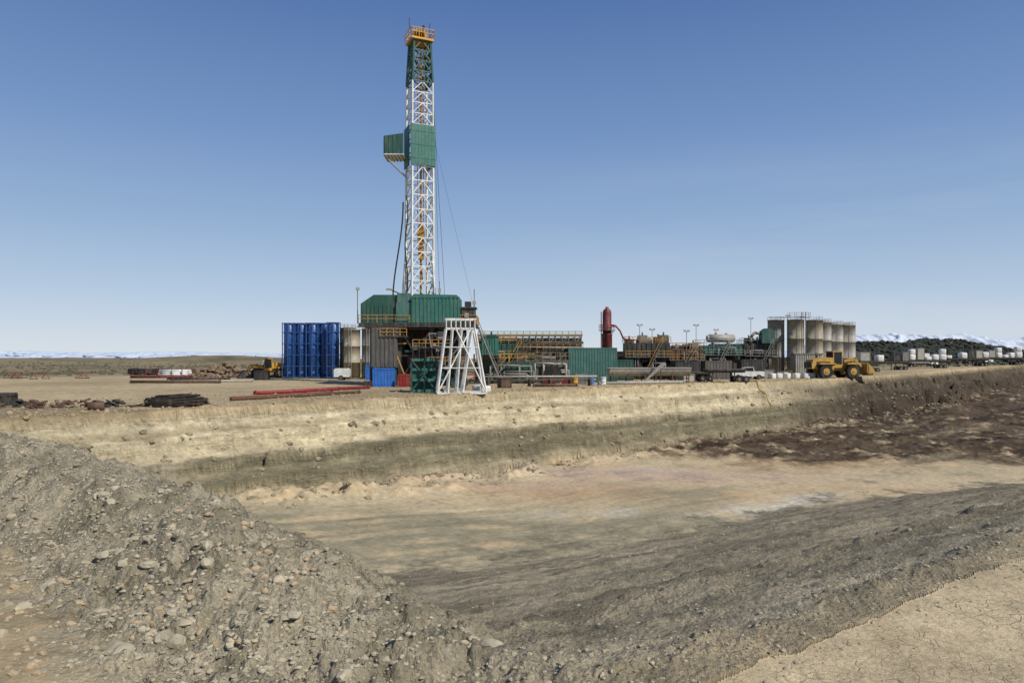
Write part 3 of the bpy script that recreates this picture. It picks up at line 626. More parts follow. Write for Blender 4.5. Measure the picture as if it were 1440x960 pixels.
# =============== white A-frame stand ===============
t=thing("derrick_stand","white lattice steel A-frame stand beside the pit","steel stand",-5.8,80.5,rz=8)
m=M();H=8.2
top=[(-1.7,-1.2,H-.9),(1.5,-1.2,H-.9),(1.5,1.2,H-.9),(-1.7,1.2,H-.9)];bot=[(-2.7,-1.9,.1),(2.7,-1.9,.1),(2.7,1.9,.1),(-2.7,1.9,.1)]
for k in range(4):
    m.tube(bot[k],top[k],.13,4);m.tube(bot[k],bot[(k+1)%4],.12,4);m.tube(top[k],top[(k+1)%4],.11,4)
m.build("leg_frame",WHITE,t)
m=M()
for y0 in(-1.9,0,1.9):
    for a in(-1.4,-.4,.8): m.tube((a-.7*(1 if a>0 else .2),y0,.1),(a+.45,y0*.6,H-.9),.1,4)
m.tube((-2.7,-1.9,.1),(1.0,-1.2,H-1),.09,4);m.tube((2.7,-1.9,.1),(-.6,-1.2,H-1),.09,4);m.tube((2.7,-1.9,.1),(1.5,1.2,H-1),.08,4);m.tube((-2.7,-1.9,.1),(-1.7,1.2,H-1),.08,4);m.tube((-2.3,-1.65,2.9),(2.25,-1.65,2.9),.07,4);m.tube((-2.0,-1.45,5.2),(1.9,-1.45,5.2),.07,4)
m.build("diagonal_brace",WHITE,t)
m=M()
for k in range(7): m.tube((-1.7+.53*k,-1.3,H-.9),(-1.7+.53*k,-1.3,H+.15),.07,4)
m.tube((-1.8,-1.3,H+.15),(1.6,-1.3,H+.15),.09,4);m.tube((-1.8,1.2,H+.15),(1.6,1.2,H+.15),.09,4);m.tube((-1.8,-1.3,H+.15),(-1.8,1.2,H+.15),.08,4);m.tube((1.6,-1.3,H+.15),(1.6,1.2,H+.15),.08,4)
m.build("top_cradle",WHITE,t)
t=thing("pipe_rack","dark green steel rack with three tiers beside white stand","rack",-9.9,83,rz=6)
m=M()
for z in(.25,1.5,2.7,3.8): m.bb(-1.9,1.9 if z<2 else 1.2,-1.1,1.1,z-.18,z+.12)
m.split("shelf",GREEN,t)
m=M()
for a in(-1.8,-.3,1.1):
    for b in(-1,1): m.box(a,b,2.0,.2,.2,3.9)
m.tube((-1.8,-1.15,.2),(1.1,-1.15,3.8),.1,4);m.tube((1.1,-1.15,.2),(-1.8,-1.15,3.8),.1,4);m.bb(-1.9,1.2,-.05,.05,.3,3.9);m.build("upright_frame",DGREEN,t)
m=M();m.bb(-1.7,-.5,-.8,-.1,1.65,2.5);m.bb(0,1,-.8,-.1,2.85,3.6);m.split("stored_box",DGREEN,t)
# =============== process equipment generic ===============
def skid(name,label,cat,x,y,L_,W_,z1,z2,bodym,railm=OCH,seed=0,rz=0,motors=True,pm_=GREY,framem=DARK,n_m=4):
    rnd=random.Random(seed);t=thing(name,label,cat,x,y,rz)
    h=L_/2
    m=M();m.bb(-h,h,-W_/2,-W_/2+.25,.05,.4);m.bb(-h,h,W_/2-.25,W_/2,.05,.4)
    k=-h+.2
    while k<h: m.box(k,0,.2,.2,W_-.45,.25);k+=1.8
    if z1>3:
        k=-h+.3
        while k<h+.01:
            m.box(k,-W_/2+.12,(z1+.4)/2,.22,.22,z1-.4);m.box(k,W_/2-.12,(z1+.4)/2,.22,.22,z1-.4)
            if k+2.4<h: m.tube((k,-W_/2+.12,.5),(k+2.4,-W_/2+.12,z1-.2),.08,4)
            k+=2.4
        m.bb(-h,h,-W_/2,W_/2,z1-.15,z1);m.bb(-h+.2,h-.2,W_/2-.3,W_/2-.2,.4,z1-.1)
    m.build("skid_frame",framem,t)
    m=M();b0=z1+.01 if z1>3 else .42
    m.bb(-h+.1,h-.1,-W_/2+.3,W_/2-.1,b0,z2-1.2);m.ribs(-h+.1,h-.1,-W_/2+.24,b0+.05,z2-1.3,.9,.14,.16);m.build("tank_body",bodym,t)
    m=M();m.rail([(-h,-W_/2,z2-1.18),(h,-W_/2,z2-1.18),(h,W_/2,z2-1.18),(-h,W_/2,z2-1.18),(-h,-W_/2,z2-1.18)],1.15,.045,1.3);m.build("railing",railm,t)
    if z1>3:
        m=M();m.bb(-h-.02,h+.02,-W_/2-.7,-W_/2-.02,z1-.1,z1);m.build("walkway",GREY,t)
        m=M();m.rail([(-h,-W_/2-.7,z1),(h,-W_/2-.7,z1)],1.1,.045,1.3);m.build("walkway_railing",railm,t)
        for q in range(8):
            a=rnd.uniform(-h+.8,h-.8);m=M();hh=rnd.uniform(1.5,z1-.6);w2=rnd.uniform(.5,1.1);m.bb(a-w2,a+w2,-W_/2+.4,W_/2-.4,.42,.42+hh);m.tube((a,-W_/2+.3,.42+hh*.6),(a,-W_/2+.5,.42+hh*.6),.25,10);m.build("pump_unit",rnd.choice([DULL,DGREEN,RUST,DARK,DARK,DARK]),t)
    if motors:
        for k in range(n_m):
            a=rnd.uniform(-h+1,h-1);m=M();hh=rnd.uniform(.7,1.5)
            if rnd.random()<.5: m.tube((a-.7,0,z2-.8),(a+.7,0,z2-.8),.42,14);m.box(a,0,z2-1.1,1.3,.8,.2);m.box(a+.2,0,z2-.35,.4,.3,.3)
            else: m.bb(a-.8,a+.8,-.8,.8,z2-1.19,z2-1.19+hh);m.tube((a,0,z2-1.2+hh),(a,0,z2-.6+hh),.16,8);m.bb(a-.5,a+.5,-.95,-.79,z2-1.15,z2-1.25+hh)
            m.build("pump_unit",rnd.choice([GREY,DGREEN,DULL,RUST,DARK]),t)
    m=M()
    for k in range(6):
        z=rnd.uniform(.7,z2-1.6);a=rnd.uniform(-h,h*.3);b=a+rnd.uniform(2,h);b=min(b,h)
        m.path([(a,-W_/2-.25,.3),(a,-W_/2-.25,z),(b,-W_/2-.25,z),(b,-W_/2-.25,max(.3,z-2.5))],rnd.uniform(.08,.17),8)
    m.build("pipework",pm_,t)
    m=M();a=rnd.uniform(-h*.6,h*.3)
    zz=max(z1,z2-1.2)
    for k in range(12):
        tt=k/11;m.box(a+3.2*tt,-W_/2-1.2,.2+(zz-.3)*tt,.4,.9,.07)
    m.tube((a,-W_/2-1.65,.1),(a+3.2,-W_/2-1.65,zz),.07,4);m.tube((a,-W_/2-.75,.1),(a+3.2,-W_/2-.75,zz),.07,4);m.build("stair",GREY,t)
    m=M();m.tube((a,-W_/2-1.65,1.1),(a+3.2,-W_/2-1.65,zz+1),.05,4);m.tube((a,-W_/2-1.65,.1),(a,-W_/2-1.65,1.1),.05,4);m.tube((a+3.2,-W_/2-1.65,zz),(a+3.2,-W_/2-1.65,zz+1),.05,4);m.build("handrail",railm,t)
    return t
skid("mud_tank","dark green mud tank skid with yellow railings beside rig","mud tank",-1.2,112,9.5,3,.1,4.6,DGREEN,seed=1,railm=YEL)
skid("mud_tank","steel mud tank skid with pipes and railings","mud tank",5.0,117.5,8.5,3,.1,4.9,DULL,seed=2,railm=TAN,pm_=LGREY)
skid("shaker_deck","elevated shaker platform with yellow railings","shaker platform",-2.5,119,6.5,3.2,4.1,7.6,DGREEN,seed=5,railm=YEL)
t=thing("pipe_gantry","long tan steel gantry with many posts and pipes","pipe gantry",2.8,122.5)
m=M()
for k in range(17):
    a=-8.6+k*1.1
    for b in(-1.6,1.6): m.tube((a,b,0),(a,b,7.9),.08,4)
    m.tube((a,-1.6,7.9),(a,1.6,7.9),.08,4)
m.bb(-8.8,9.2,-1.8,-1.6,7.7,8.05);m.bb(-8.8,9.2,1.6,1.8,7.7,8.05);m.bb(-8.8,9.2,-1.75,-1.62,5.2,5.4)
for k in range(8): m.tube((-8.6+k*2.2,-1.65,5.3),(-6.4+k*2.2,-1.65,7.7),.07,4)
m.build("gantry_frame",TAN,t)
for k,(z,r,mm) in enumerate([(6.6,.22,DARK),(6.0,.16,LGREY),(4.4,.25,GREY),(3.6,.2,RUST),(2.8,.28,DARK),(1.9,.2,LGREY)]):
    m=M();m.tube((-8.8,-1.95-.1*(k%2),z),(9.3,-1.95,z-.3*(k%3)),r,8);m.build("pipe_run",mm,t)
m=M();m.rail([(-8.6,-2.4,5.3),(9.2,-2.4,5.3)],1.1,.045,1.1);m.build("railing",OCH,t)
m=M();m.rail([(-8.6,0,8.1),(9.2,0,8.1)],.5,.05,1.1);m.build("railing",TAN,t)
random.seed(8)
for k in range(9):
    m=M();a=-8.6+k*1.9;hh_=random.uniform(3.2,6.8);m.bb(a,a+random.uniform(1.3,1.85),-1.3,1.1,.1,hh_);m.tube((a+.5,-1.4,hh_*.6),(a+.5,-1.2,hh_*.6),.4,12);m.build("pump_housing",random.choice([DARK,DGREEN,DULL,RUST,DARK]),t)
m=M();m.bb(-8.8,9.2,1.2,1.35,.2,7.5);m.build("back_panel",DARK,t)
t=thing("generator_house","small green corrugated generator house","generator house",-3.4,109.5)
m=M();m.bb(-1.3,1.3,-1.3,1.3,4.4,7.2);m.ribs(-1.3,1.3,-1.35,4.5,7.1,.4,.1);m.build("wall",GREEN,t)
m=M();m.bb(-1.45,1.45,-1.45,1.45,7.2,7.35);m.build("roof",DGREEN,t)
m=M()
for a in(-1.2,1.2):
    for b in(-1.2,1.2): m.box(a,b,2.2,.2,.2,4.4)
m.split("support_leg",DARK,t)
t=thing("flow_line","long pale pipe on low supports","pipe",3,100,rz=14)
m=M();m.tube((-7,0,1.4),(9.5,0,1.4),.14,10);m.tube((-7,.6,.9),(9.5,.6,.9),.12,10);m.split("pipe",LGREY,t)
m=M()
for k in range(6): m.box(-6.5+3*k,.3,.5,.2,1.2,1.0)
m.split("pipe_support",DARK,t)
t=thing("cable_reel","large black cable reel on stand","reel",6.4,112)
m=M();m.tube((0,-.8,1.5),(0,-.7,1.5),1.4,20);m.tube((0,.7,1.5),(0,.8,1.5),1.4,20);m.tube((0,-.7,1.5),(0,.7,1.5),.9,18);m.build("reel",BLK,t);m=M();m.box(0,-.9,.75,.25,.1,1.5);m.box(0,.9,.75,.25,.1,1.5);m.box(0,0,.1,2.2,2,.2);m.build("stand",DARK,t)
def container(name,label,x,y,rz,L_,W_,H_,mm,cat="container",group=None,pitch=.45):
    t=thing(name,label,cat,x,y,rz,group=group)
    m=M();m.bb(-L_/2+.1,L_/2-.1,-W_/2+.06,W_/2-.06,.2,H_-.1);m.ribs(-L_/2+.15,L_/2-.15,-W_/2+.05,.3,H_-.2,pitch,.1);m.ribsx(L_/2-.09,-W_/2+.1,W_/2-.1,.3,H_-.2,pitch,.1);m.ribsx(-L_/2+.09,-W_/2+.1,W_/2-.1,.3,H_-.2,pitch,.1);m.build("wall",mm,t)
    m=M()
    for a in(-1,1):
        for b in(-1,1): m.box(a*(L_/2-.07),b*(W_/2-.07),H_/2+.1,.16,.16,H_-.2)
    for z in(.13,H_-.05):
        for b in(-1,1): m.box(0,b*(W_/2-.07),z,L_-.14,.15,.16)
        for b in(-1,1): m.box(b*(L_/2-.07),0,z,.13,W_-.16,.14)
    m.build("corner_frame",mm,t)
    m=M();m.bb(-L_/2,L_/2,-W_/2,W_/2,H_+.04,H_+.1);m.build("roof",mm,t);return t
container("steel_container","teal green corrugated steel container on the pad",13.3,118.5,0,8.0,3,5.6,TEAL)
GE="equipment houses behind the platforms"
for a,b,l,hh_,mm,lb in[(-2.5,127,5,6.4,DARK,"dark steel equipment house behind pipe gantry"),(21,139,6,5.2,DARK,"dark steel equipment house behind platforms"),(28.5,141,7,6.2,DULL,"dull grey equipment house behind platforms"),(35.5,143,6,5.4,DGREEN,"dark green equipment house behind platforms"),(39.5,156,7,6.4,DARK,"dark steel equipment house behind platforms"),(47.5,158,7,7.0,DGREEN,"dark green equipment house behind platforms"),(54,158,5,6.0,DULL,"dull grey equipment house beside silos"),(19.5,127,4,3.6,DGREEN,"low green equipment house near separator"),(38.5,134,5,3.4,DULL,"low grey equipment house on the pad"),(31.5,129,4.5,3.2,DARK,"low dark equipment house on the pad"),(48.5,144,5,3.6,DARK,"low dark equipment house beside platform")]:
    container("equipment_house",lb,a,b,random.uniform(-4,4),l,3,hh_,mm,"equipment house",GE,.6)
container("steel_container","bright blue steel container in front of rig base",-17.9,99.5,4,2.9,2.2,2.5,LBLUE)
container("steel_container","small red steel box beside rig",-14.6,98.5,0,2.2,1.8,1.7,RED)
container("steel_container","dark red steel box beside rig",-17.0,124,6,1.9,1.8,2.2,DRED)
container("steel_container","bright blue steel container beside grey silos",-25.0,129,3,2.8,2.2,2.6,LBLUE)
container("steel_container","small dark red steel box on the pad",5.3,103,4,1.9,1.6,1.3,DRED,pitch=.3);container("steel_container","small purple-red steel box on the pad",8.0,104,-5,1.5,1.4,1.2,RED,pitch=.3);container("steel_container","grey steel box on the pad",10.4,108,2,1.8,1.4,1.5,GREY,pitch=.3)
t=thing("gas_separator","tall dark red vertical gas separator vessel","separator",17.5,131)
m=M();m.lathe([(.8,3.2),(.95,3.4),(.95,8.2),(1.0,8.25),(1.0,8.4),(.82,8.5),(.82,12.2),(.7,12.8),(.3,13.1),(.3,13.4)],0,0,20);m.build("vessel",DRED,t)
m=M()
for a in(-.7,.7):
    for b in(-.7,.7): m.tube((a,b,0),(a,b,3.8),.12,5)
m.split("support_leg",RED,t)
m=M();m.path([(.8,0,10),(1.6,0,9.9),(2.4,0,9.0),(3.0,0,7.6),(3.6,0,7.4),(5.2,0,7.3)],.15,8);m.build("outlet_pipe",DRED,t);m=M();m.tube((-1.1,-.3,.2),(-1.1,-.3,12.5),.09,6);m.build("inlet_pipe",DRED,t)
m=M();m.lathe([(1.5,9.0),(1.5,9.1)],0,0,14);m.build("platform",DARK,t);m=M();m.rail([(1.45*math.cos(a*math.pi/4),1.45*math.sin(a*math.pi/4),9.1) for a in range(9)],1.0,.04,2);m.build("railing",RED,t)
skid("centrifuge_deck","dark elevated centrifuge platform with yellow railings","process platform",25.3,134,8.5,3.5,4.2,8.0,DARK,seed=11,n_m=6,railm=YEL)
skid("pump_skid","rusty pump skid with railings","pump skid",33.2,137,6.5,3.2,3.6,6.9,RUST,seed=12,n_m=5)
skid("process_platform","green platform carrying white horizontal tank","process platform",43.5,150,9.5,3.5,4.6,7.8,DGREEN,seed=13,railm=LGREY,motors=False)
skid("process_platform","dark platform with green pumps beside silos","process platform",52.3,151,7,3.5,4.4,8.2,DARK,seed=14,railm=LGREY,n_m=5)
t=thing("horizontal_tank","white horizontal tank lying on platform","tank",44.0,150,z=gz(44,150)+6.6)
m=M();m.tube((-2.6,0,1.5),(2.6,0,1.5),.85,20);m.tube((-2.6,0,1.5),(-3.0,0,1.5),.85,20,.5);m.tube((2.6,0,1.5),(3,0,1.5),.85,20,.5);m.tube((-1,0,2.3),(-1,0,2.8),.25,8);m.tube((1.2,0,2.3),(1.2,0,2.6),.3,8);m.build("tank_shell",LGREY,t);m=M();m.box(-1.6,0,.4,.3,1.6,.8);m.box(1.6,0,.4,.3,1.6,.8);m.split("saddle",GREY,t)
t=thing("dust_collector","dark green upright machine with ducts","machine",53.6,149.5,z=gz(53.6,149.5)+7.0)
m=M();m.bb(-1.4,1.4,-1,1,0,2.4);m.prism([(-1.4,2.4),(1.4,2.4),(.5,3.1),(-.5,3.1)],-1,1);m.build("housing",DGREEN,t);m=M();m.path([(-1.4,0,2),(-2.6,0,2.2),(-3.4,0,1.2),(-3.4,0,0)],.3,10);m.build("duct",GREY,t)
def trough(x,y,rz,L_,label):
    t=thing("half_round_trough",label,"trough",x,y,rz,group="pale half-round troughs")
    m=M();n=14;vs=[];
    for e in(-L_/2,L_/2):
        for k in range(n+1):
            a=math.pi+math.pi*k/n
            vs.append((e,1.15*math.cos(a),2.4+1.3*math.sin(a)))
    fs=[(k,k+1,n+2+k,n+1+k) for k in range(n)];fs.append(tuple(range(n+1)));fs.append(tuple(range(n+1,2*n+2)))
    m.add(vs,fs);m.box(0,-1.18,2.4,L_,.12,.16);m.box(0,1.18,2.4,L_,.12,.16)
    for k in range(int(L_//2)+1): m.box(-L_/2+k*2,0,2.36,.14,2.3,.12)
    m.build("trough_shell",LGREY,t)
    m=M();k=-L_/2+.5;m.box(0,0,.7,L_-.8,.12,.12)
    while k<L_/2: m.box(k,-.9,.9,.15,.15,1.8);m.box(k,.9,.9,.15,.15,1.8);m.box(k,0,.7,.15,1.7,.15);k+=2.6
    m.build("support_frame",RUST,t)
trough(18.7,114,5,6.6,"pale grey half-round steel trough on rusty legs");trough(25.7,115,-3,6.0,"pale grey half-round steel trough on rusty legs")
t=thing("screw_conveyor","pale inclined chute between troughs","chute",22.3,112.5,rz=-12)
m=M();m.prism([(-1.6,.2),(-1.2,.2),(1.9,2.9),(1.9,3.3),(1.4,3.3)],-.7,.7);m.build("chute_body",LGREY,t);m=M();m.box(1.2,-.5,1.2,.14,.14,2.3);m.box(1.2,.5,1.2,.14,.14,2.3);m.split("leg",RUST,t)
def trailer(x,y,rz,L_,label,zdeck=1.4):
    t=thing("flatbed_trailer",label,"trailer",x,y,rz)
    m=M();m.bb(-L_/2,L_/2,-1.3,1.3,zdeck-.15,zdeck);m.build("deck",WOOD,t)
    m=M();m.bb(-L_/2,L_/2,-.55,-.4,zdeck-.6,zdeck-.16);m.bb(-L_/2,L_/2,.4,.55,zdeck-.6,zdeck-.16);m.bb(-L_/2,L_/2,-1.36,-1.31,zdeck-.3,zdeck)
    k=-L_/2+.2
    while k<L_/2: m.box(k,0,zdeck-.28,.14,2.66,.2);k+=1.5
    for a in(-L_*.36,L_*.2): m.box(a,-.9,zdeck/2-.1,.15,.15,zdeck-.25);m.box(a,.9,zdeck/2-.1,.15,.15,zdeck-.25)
    m.build("chassis",DARK,t)
    for a in(L_*.3,L_*.3+1.2):
        for b in(-1.05,1.05): wheel(t,a,b,.5,.45,GREY)
    return t
trailer(35.0,117,3,6.5,"weathered brown flatbed trailer on pad",2.2)
trailer(30.0,121,0,7,"weathered flatbed trailer with loaded tubes",1.6)
trx=[(95.5,183),(110.5,191),(131,205),(152,221)]
trailer(84,172,3,9,"timber flatbed trailer parked behind silos",2.1)
for i,(a,b) in enumerate(trx):
    trailer(a,b,random.uniform(2,8),13.5,["timber flatbed trailer carrying crates","timber flatbed trailer stacked with white bags","timber flatbed trailer with few white bags","timber flatbed trailer stacked with white bags"][i],2.3)
def bag(x,y,z,rz,s,label,grp,mm=BAG,sz=1):
    if z is None: z=gz(x,y)-.03
    m=M();rnd=random.Random(int(x*97+y*13+z*31))
    pr=[(.45,0),(.5,.05),(.5,.35),(.51,.6),(.49,.88),(.42,.97),(.12,1.0)]
    vs=[]
    for r,zz in pr:
        for k in range(16):
            a=2*math.pi*k/16;q=(abs(math.cos(a))**9+abs(math.sin(a))**9)**(-1/9);rr=r*q*(1+rnd.uniform(-.03,.03));vs.append((rr*math.cos(a)*s,rr*math.sin(a)*s,zz*s*.95*sz))
    fs=[(i*16+k,i*16+(k+1)%16,(i+1)*16+(k+1)%16,(i+1)*16+k) for i in range(6) for k in range(16)];fs+=[tuple(range(16)),tuple(range(96,112))]
    m.add(vs,fs,True)
    return single(m,"bulk_bag",mm,label,"bag",x,y,rz,z,grp)
random.seed(11)
gb="white bulk bags stacked on the trailers"
def crate(x,y,z,sx,sy,sz,mm,label,rz=0,grp="crates and boxes on the pad"):
    t=thing("storage_crate",label,"crate",x,y,rz,z=z,group=grp)
    m=M();m.bb(-sx/2,sx/2,-sy/2,sy/2,.14,sz);m.build("box",mm,t)
    m=M()
    for a in(-1,0,1): m.box(a*(sx/2-.1),0,.07,.14,sy,.14)
    m.split("pallet_runner",DARK,t)
    m=M()
    for a in(-1,1): m.box(a*(sx/2-.08),-sy/2-.03,sz/2+.07,.12,.05,sz-.16)
    m.box(0,-sy/2-.03,sz-.08,sx-.1,.04,.1);m.box(0,0,sz+.03,sx+.05,sy+.05,.05);m.build("frame",DARK if mm is not LGREY else GREY,t)
for (tx,ty),cfg in zip(trx,["..b...","bBwsbB","s.bcw.","bwBsbB"]):
    zb=gz(tx,ty)+2.27
    for k,ch in enumerate(cfg):
        X_=tx-5.6+2.2*k+random.uniform(-.15,.15);Y_=ty+.18*(k-2.5)
        if ch in'bB':
            s_=random.uniform(1.6,1.95);bag(X_,Y_,zb,random.uniform(-14,14),s_,"white woven bulk bag on flatbed trailer",gb)
            if ch=='B': bag(X_+.1,Y_,zb+s_*.93,random.uniform(-14,14),s_*.9,"white woven bulk bag stacked on another bag",gb)
        elif ch=='w': crate(X_,Y_,zb,2.0,2.0,random.uniform(2.0,3.2),LGREY,"pale wrapped pallet on flatbed trailer",random.uniform(-5,5))
        elif ch=='s': bag(X_,Y_,zb,random.uniform(-14,14),1.6,"low white bulk bag on flatbed trailer",gb,BAG,.6)
        elif ch=='c': crate(X_,Y_,zb,2.0,2.0,2.4,DARK,"dark crate on flatbed trailer")
zb=gz(95.5,183)+2.27
crate(90.4,183,zb,2.6,2.2,2.4,LGREY,"pale crate on timber flatbed trailer");crate(98.6,183,zb,1.8,2.2,1.6,DARK,"dark crate on timber flatbed trailer");crate(101.0,183.4,zb,1.9,2.2,2.6,GREY,"grey crate on timber flatbed trailer")
def truck(x,y,rz,label,scale=1):
    t=thing("box_truck",label,"truck",x,y,rz,scale=scale)
    m=M();m.bb(-4.2,1.6,-1.2,1.2,1.1,3.6);m.ribs(-4.2,1.6,-1.2,1.2,3.5,.9,.06,.06);m.build("cargo_box",WHITE,t)
    m=M();m.prism([(1.9,.7),(4.3,.7),(4.3,1.7),(3.4,1.9),(3.0,2.9),(1.9,3.0)],-1.1,1.1);m.build("cab",WHITE,t)
    m=M();m.prism([(2.2,1.95),(3.33,1.95),(2.97,2.75),(2.2,2.8)],-1.12,1.12);m.build("window",GLASS,t)
    m=M();m.bb(-4.2,4.2,-.5,.5,.6,.9);m.build("chassis",DARK,t)
    for a in(-2.9,3.1):
        for b in(-1.0,1.0): wheel(t,a,b,.5,.35,GREY)
truck(83,186,170,"white box truck parked behind timber trailers",1.1);truck(122,212,10,"white box truck parked behind timber trailers",1.1);truck(160,245,4,"white box truck parked far along the pad",1.2)
for k,(px_,py_,mm,lb) in enumerate([(50.5,140,LGREY,"white plastic tote"),(53,139,BAG,"white plastic tote"),(38.7,142,RUST,"rusty steel box"),(47,139,LGREY,"pale steel box"),(41,138,DARK,"dark steel box"),(57,146,WOOD,"wooden crate"),(-7.2,96,DGREEN,"dark green steel box"),(-1,95,RUST,"rusty steel box"),(29,118,LGREY,"pale steel box"),(75,150,DARK,"dark steel box"),(78,157,WOOD,"wooden crate"),(-62,158,DARK,"dark steel box"),(-52,160,RUST,"rusty steel box"),(-68,172,LGREY,"pale steel box"),(-80,175,DARK,"dark steel box"),(-54,146,WOOD,"wooden crate"),(-90,170,RUST,"rusty steel box"),(-45,128,DARK,"dark steel box")]):
    crate(px_,py_,None,random.uniform(1.3,2.4),1.5,random.uniform(1.1,1.8),mm,lb+" on the pad",random.uniform(-20,20))
for k in range(7): bag(49.8+1.6*k,136.5+random.uniform(-.6,.6),None,random.uniform(0,40),1.1,"white bulk bag on the bare ground","white bags on the ground")
t=thing("pickup_truck","white pickup truck parked on the pad","pickup truck",44.0,133,rz=176)
m=M();m.prism([(-2.9,.6),(2.9,.6),(2.95,1.2),(2.7,1.45),(1.4,1.55),(.7,2.25),(-.9,2.3),(-1.1,1.5),(-2.9,1.5)],-1,1);m.build("body",WHITE,t)
m=M();m.prism([(1.25,1.58),(.68,2.18),(-.8,2.22),(-.95,1.55)],-1.02,1.02);m.build("window",GLASS,t)
for a in(-1.9,1.9):
    for b in(-.95,.95): wheel(t,a,b,.42,.3,GREY)
m=M();m.box(2.95,-.7,1.15,.08,.35,.2);m.box(2.95,.7,1.15,.08,.35,.2);m.split("headlight",LGREY,t)
t=thing("light_tower","white towable light tower trailer","light tower",-30.4,128)
m=M();m.bb(-1.5,1.2,-.8,.8,.6,1.9);m.prism([(-1.5,1.9),(1.2,1.9),(.9,2.15),(-1.2,2.15)],-.8,.8);m.build("housing",WHITE,t)
m=M();m.box(1.9,0,.7,1.5,.12,.12);m.build("tow_bar",DARK,t);m=M();m.tube((0,0,2.1),(1.6,0,2.6),.1,6);m.build("folded_mast",DARK,t)
for b in(-.85,.85): wheel(t,-.2,b,.4,.25,GREY)
def lpole(x,y,h,label="slim pole with twin floodlights",z=None):
    t=thing("light_pole",label,"light pole",x,y,z=z,group="floodlight poles")
    m=M();m.tube((0,0,0),(0,0,h),.07,6,.05);m.tube((-.35,0,h),(.35,0,h),.05,4);m.box(0,0,.05,.6,.6,.1);m.build("pole",GREY,t)
    for a in(-.35,.35):
        m=M();m.box(a,-.12,h+.14,.4,.25,.34);m.build("lamp_head",LGREY,t)
for a,b,hh_ in[(24.5,136.5,10.2),(27,137,9.4),(37.8,146,10.6),(54.4,162,12.8),(46.2,161,10.2),(32.4,132,8.9),(58.6,158.5,11.2),(-29.5,128.5,6.5),(19.7,142,9.0),(64,165,13.5)]: lpole(a,b,hh_)
# =============== pipes, scrap on the near pad ===============
def gpipe(x0,y0,x1,y1,r,mm,label,name="steel_pipe",grp=None,fl=True):
    cx,cy=(x0+x1)/2,(y0+y1)/2;Ln=math.hypot(x1-x0,y1-y0);a=math.degrees(math.atan2(y1-y0,x1-x0))
    z=max(gz(x0,y0),gz(x1,y1),gz(cx,cy))
    t=thing(name,label,"pipe",cx,cy,a,z=z-.04,group=grp)
    m=M();m.tube((-Ln/2,0,r+.04),(Ln/2,0,r+.04),r,12);m.build("pipe_body",mm,t)
    m=M()
    for k in(-1,1):
        if fl: m.tube((k*Ln/2-.1,0,r+.04),(k*Ln/2+.1,0,r+.04),r*1.35,12);m.tube((k*Ln*.2-.05,0,r+.04),(k*Ln*.2+.05,0,r+.04),r*1.2,12)
    if fl: m.split("flange",mm,t)
    return t
GP="steel pipes lying on the ground"
gpipe(-27.6,76.5,-18.6,92,.2,RED,"long red steel pipe lying on ground",grp=GP)
gpipe(-26.0,66,-17.2,80,.17,RUST,"long rusty brown pipe lying on ground",grp=GP)
gpipe(-26.6,68,-20.0,79,.14,RED,"red flanged pipe lying beside rusty pipe",grp=GP)
gpipe(-32.2,54,-31.2,54.4,.32,RUST,"short rusty pipe stub on bare ground",grp=GP,fl=False)
gpipe(-60,112,-46,112,.22,RUST,"rusty pipe on the open pad",grp=GP);gpipe(-56,116,-43,118,.18,LGREY,"pale pipe on the open pad",grp=GP)
gpipe(-62,128,-52,131,.2,DARK,"dark pipe on the open pad",grp=GP);gpipe(-75,140,-64,142,.25,DRED,"dark red pipe on the open pad",grp=GP)
gpipe(3,98,9,99,.2,RUST,"thin rusty pipe on the pad",grp=GP)
gpipe(13,106,27,112,.22,LGREY,"pale pipe lying across the pad",grp=GP)
random.seed(5);m=M()
for k in range(200):
    rx=random.uniform(1.0,2.6);ry=rx*.55;a0=random.uniform(0,6.3);ln=random.uniform(1.6,4.6);tilt=random.uniform(-.2,.2);z0=max(0,1.0-abs(rx-1.5)*.6)*random.random();p=[]
    for q in range(10):
        a=a0+ln*q/9;p.append((rx*math.cos(a)+random.gauss(0,.02),ry*math.sin(a),max(.04,z0+.1+tilt*math.cos(a)*rx*.5+random.gauss(0,.02))))
    m.path(p,random.uniform(.03,.055),4)
for k in range(60):
    a=random.gauss(0,.4);cx=random.gauss(0,1.2);cy=random.gauss(0,.5);zt=.8*math.exp(-(cx/1.9)**2)*random.random()**.5;ln=random.uniform(1,2.2);dx=math.cos(a)*ln;dy=math.sin(a)*ln*.7
    m.path([(cx-dx,cy-dy,max(.03,zt-.4)),(cx,cy,zt+.1),(cx+dx,cy+dy,max(.03,zt-.4))],random.uniform(.025,.045),4)
o=single(m,"cable_coil_heap",OLIVE,"dark tangled coil of old cable and rods on bare earth","cable heap",-27.6,58.5);o["kind"]="stuff"
for k in range(11):
    x=-43+k*1.05+random.uniform(-.3,.3);y=57+random.uniform(-1.2,1.2);m=M()
    for jx in range(7): m.box(random.uniform(-.5,.5),random.uniform(-.4,.4),.1+.07*jx,random.uniform(.3,1.1),random.uniform(.1,.5),random.uniform(.05,.2),random.uniform(0,3),random.uniform(-.5,.5))
    m.tube((-.8,0,.1),(.7,.3,.5),.05,6);m.tube((-.5,-.4,.1),(.5,.5,.45),.06,6)
    single(m,"scrap_metal",random.choice([RUST,DARK,DARK,WOOD]),"low dark scrap heap on bare ground","scrap metal",x,y,random.uniform(0,180),None,"scrap metal heaps")
container("steel_container","low dark steel skip on bare ground",-43.0,59.5,0,2.2,1.6,1.0,DARK)
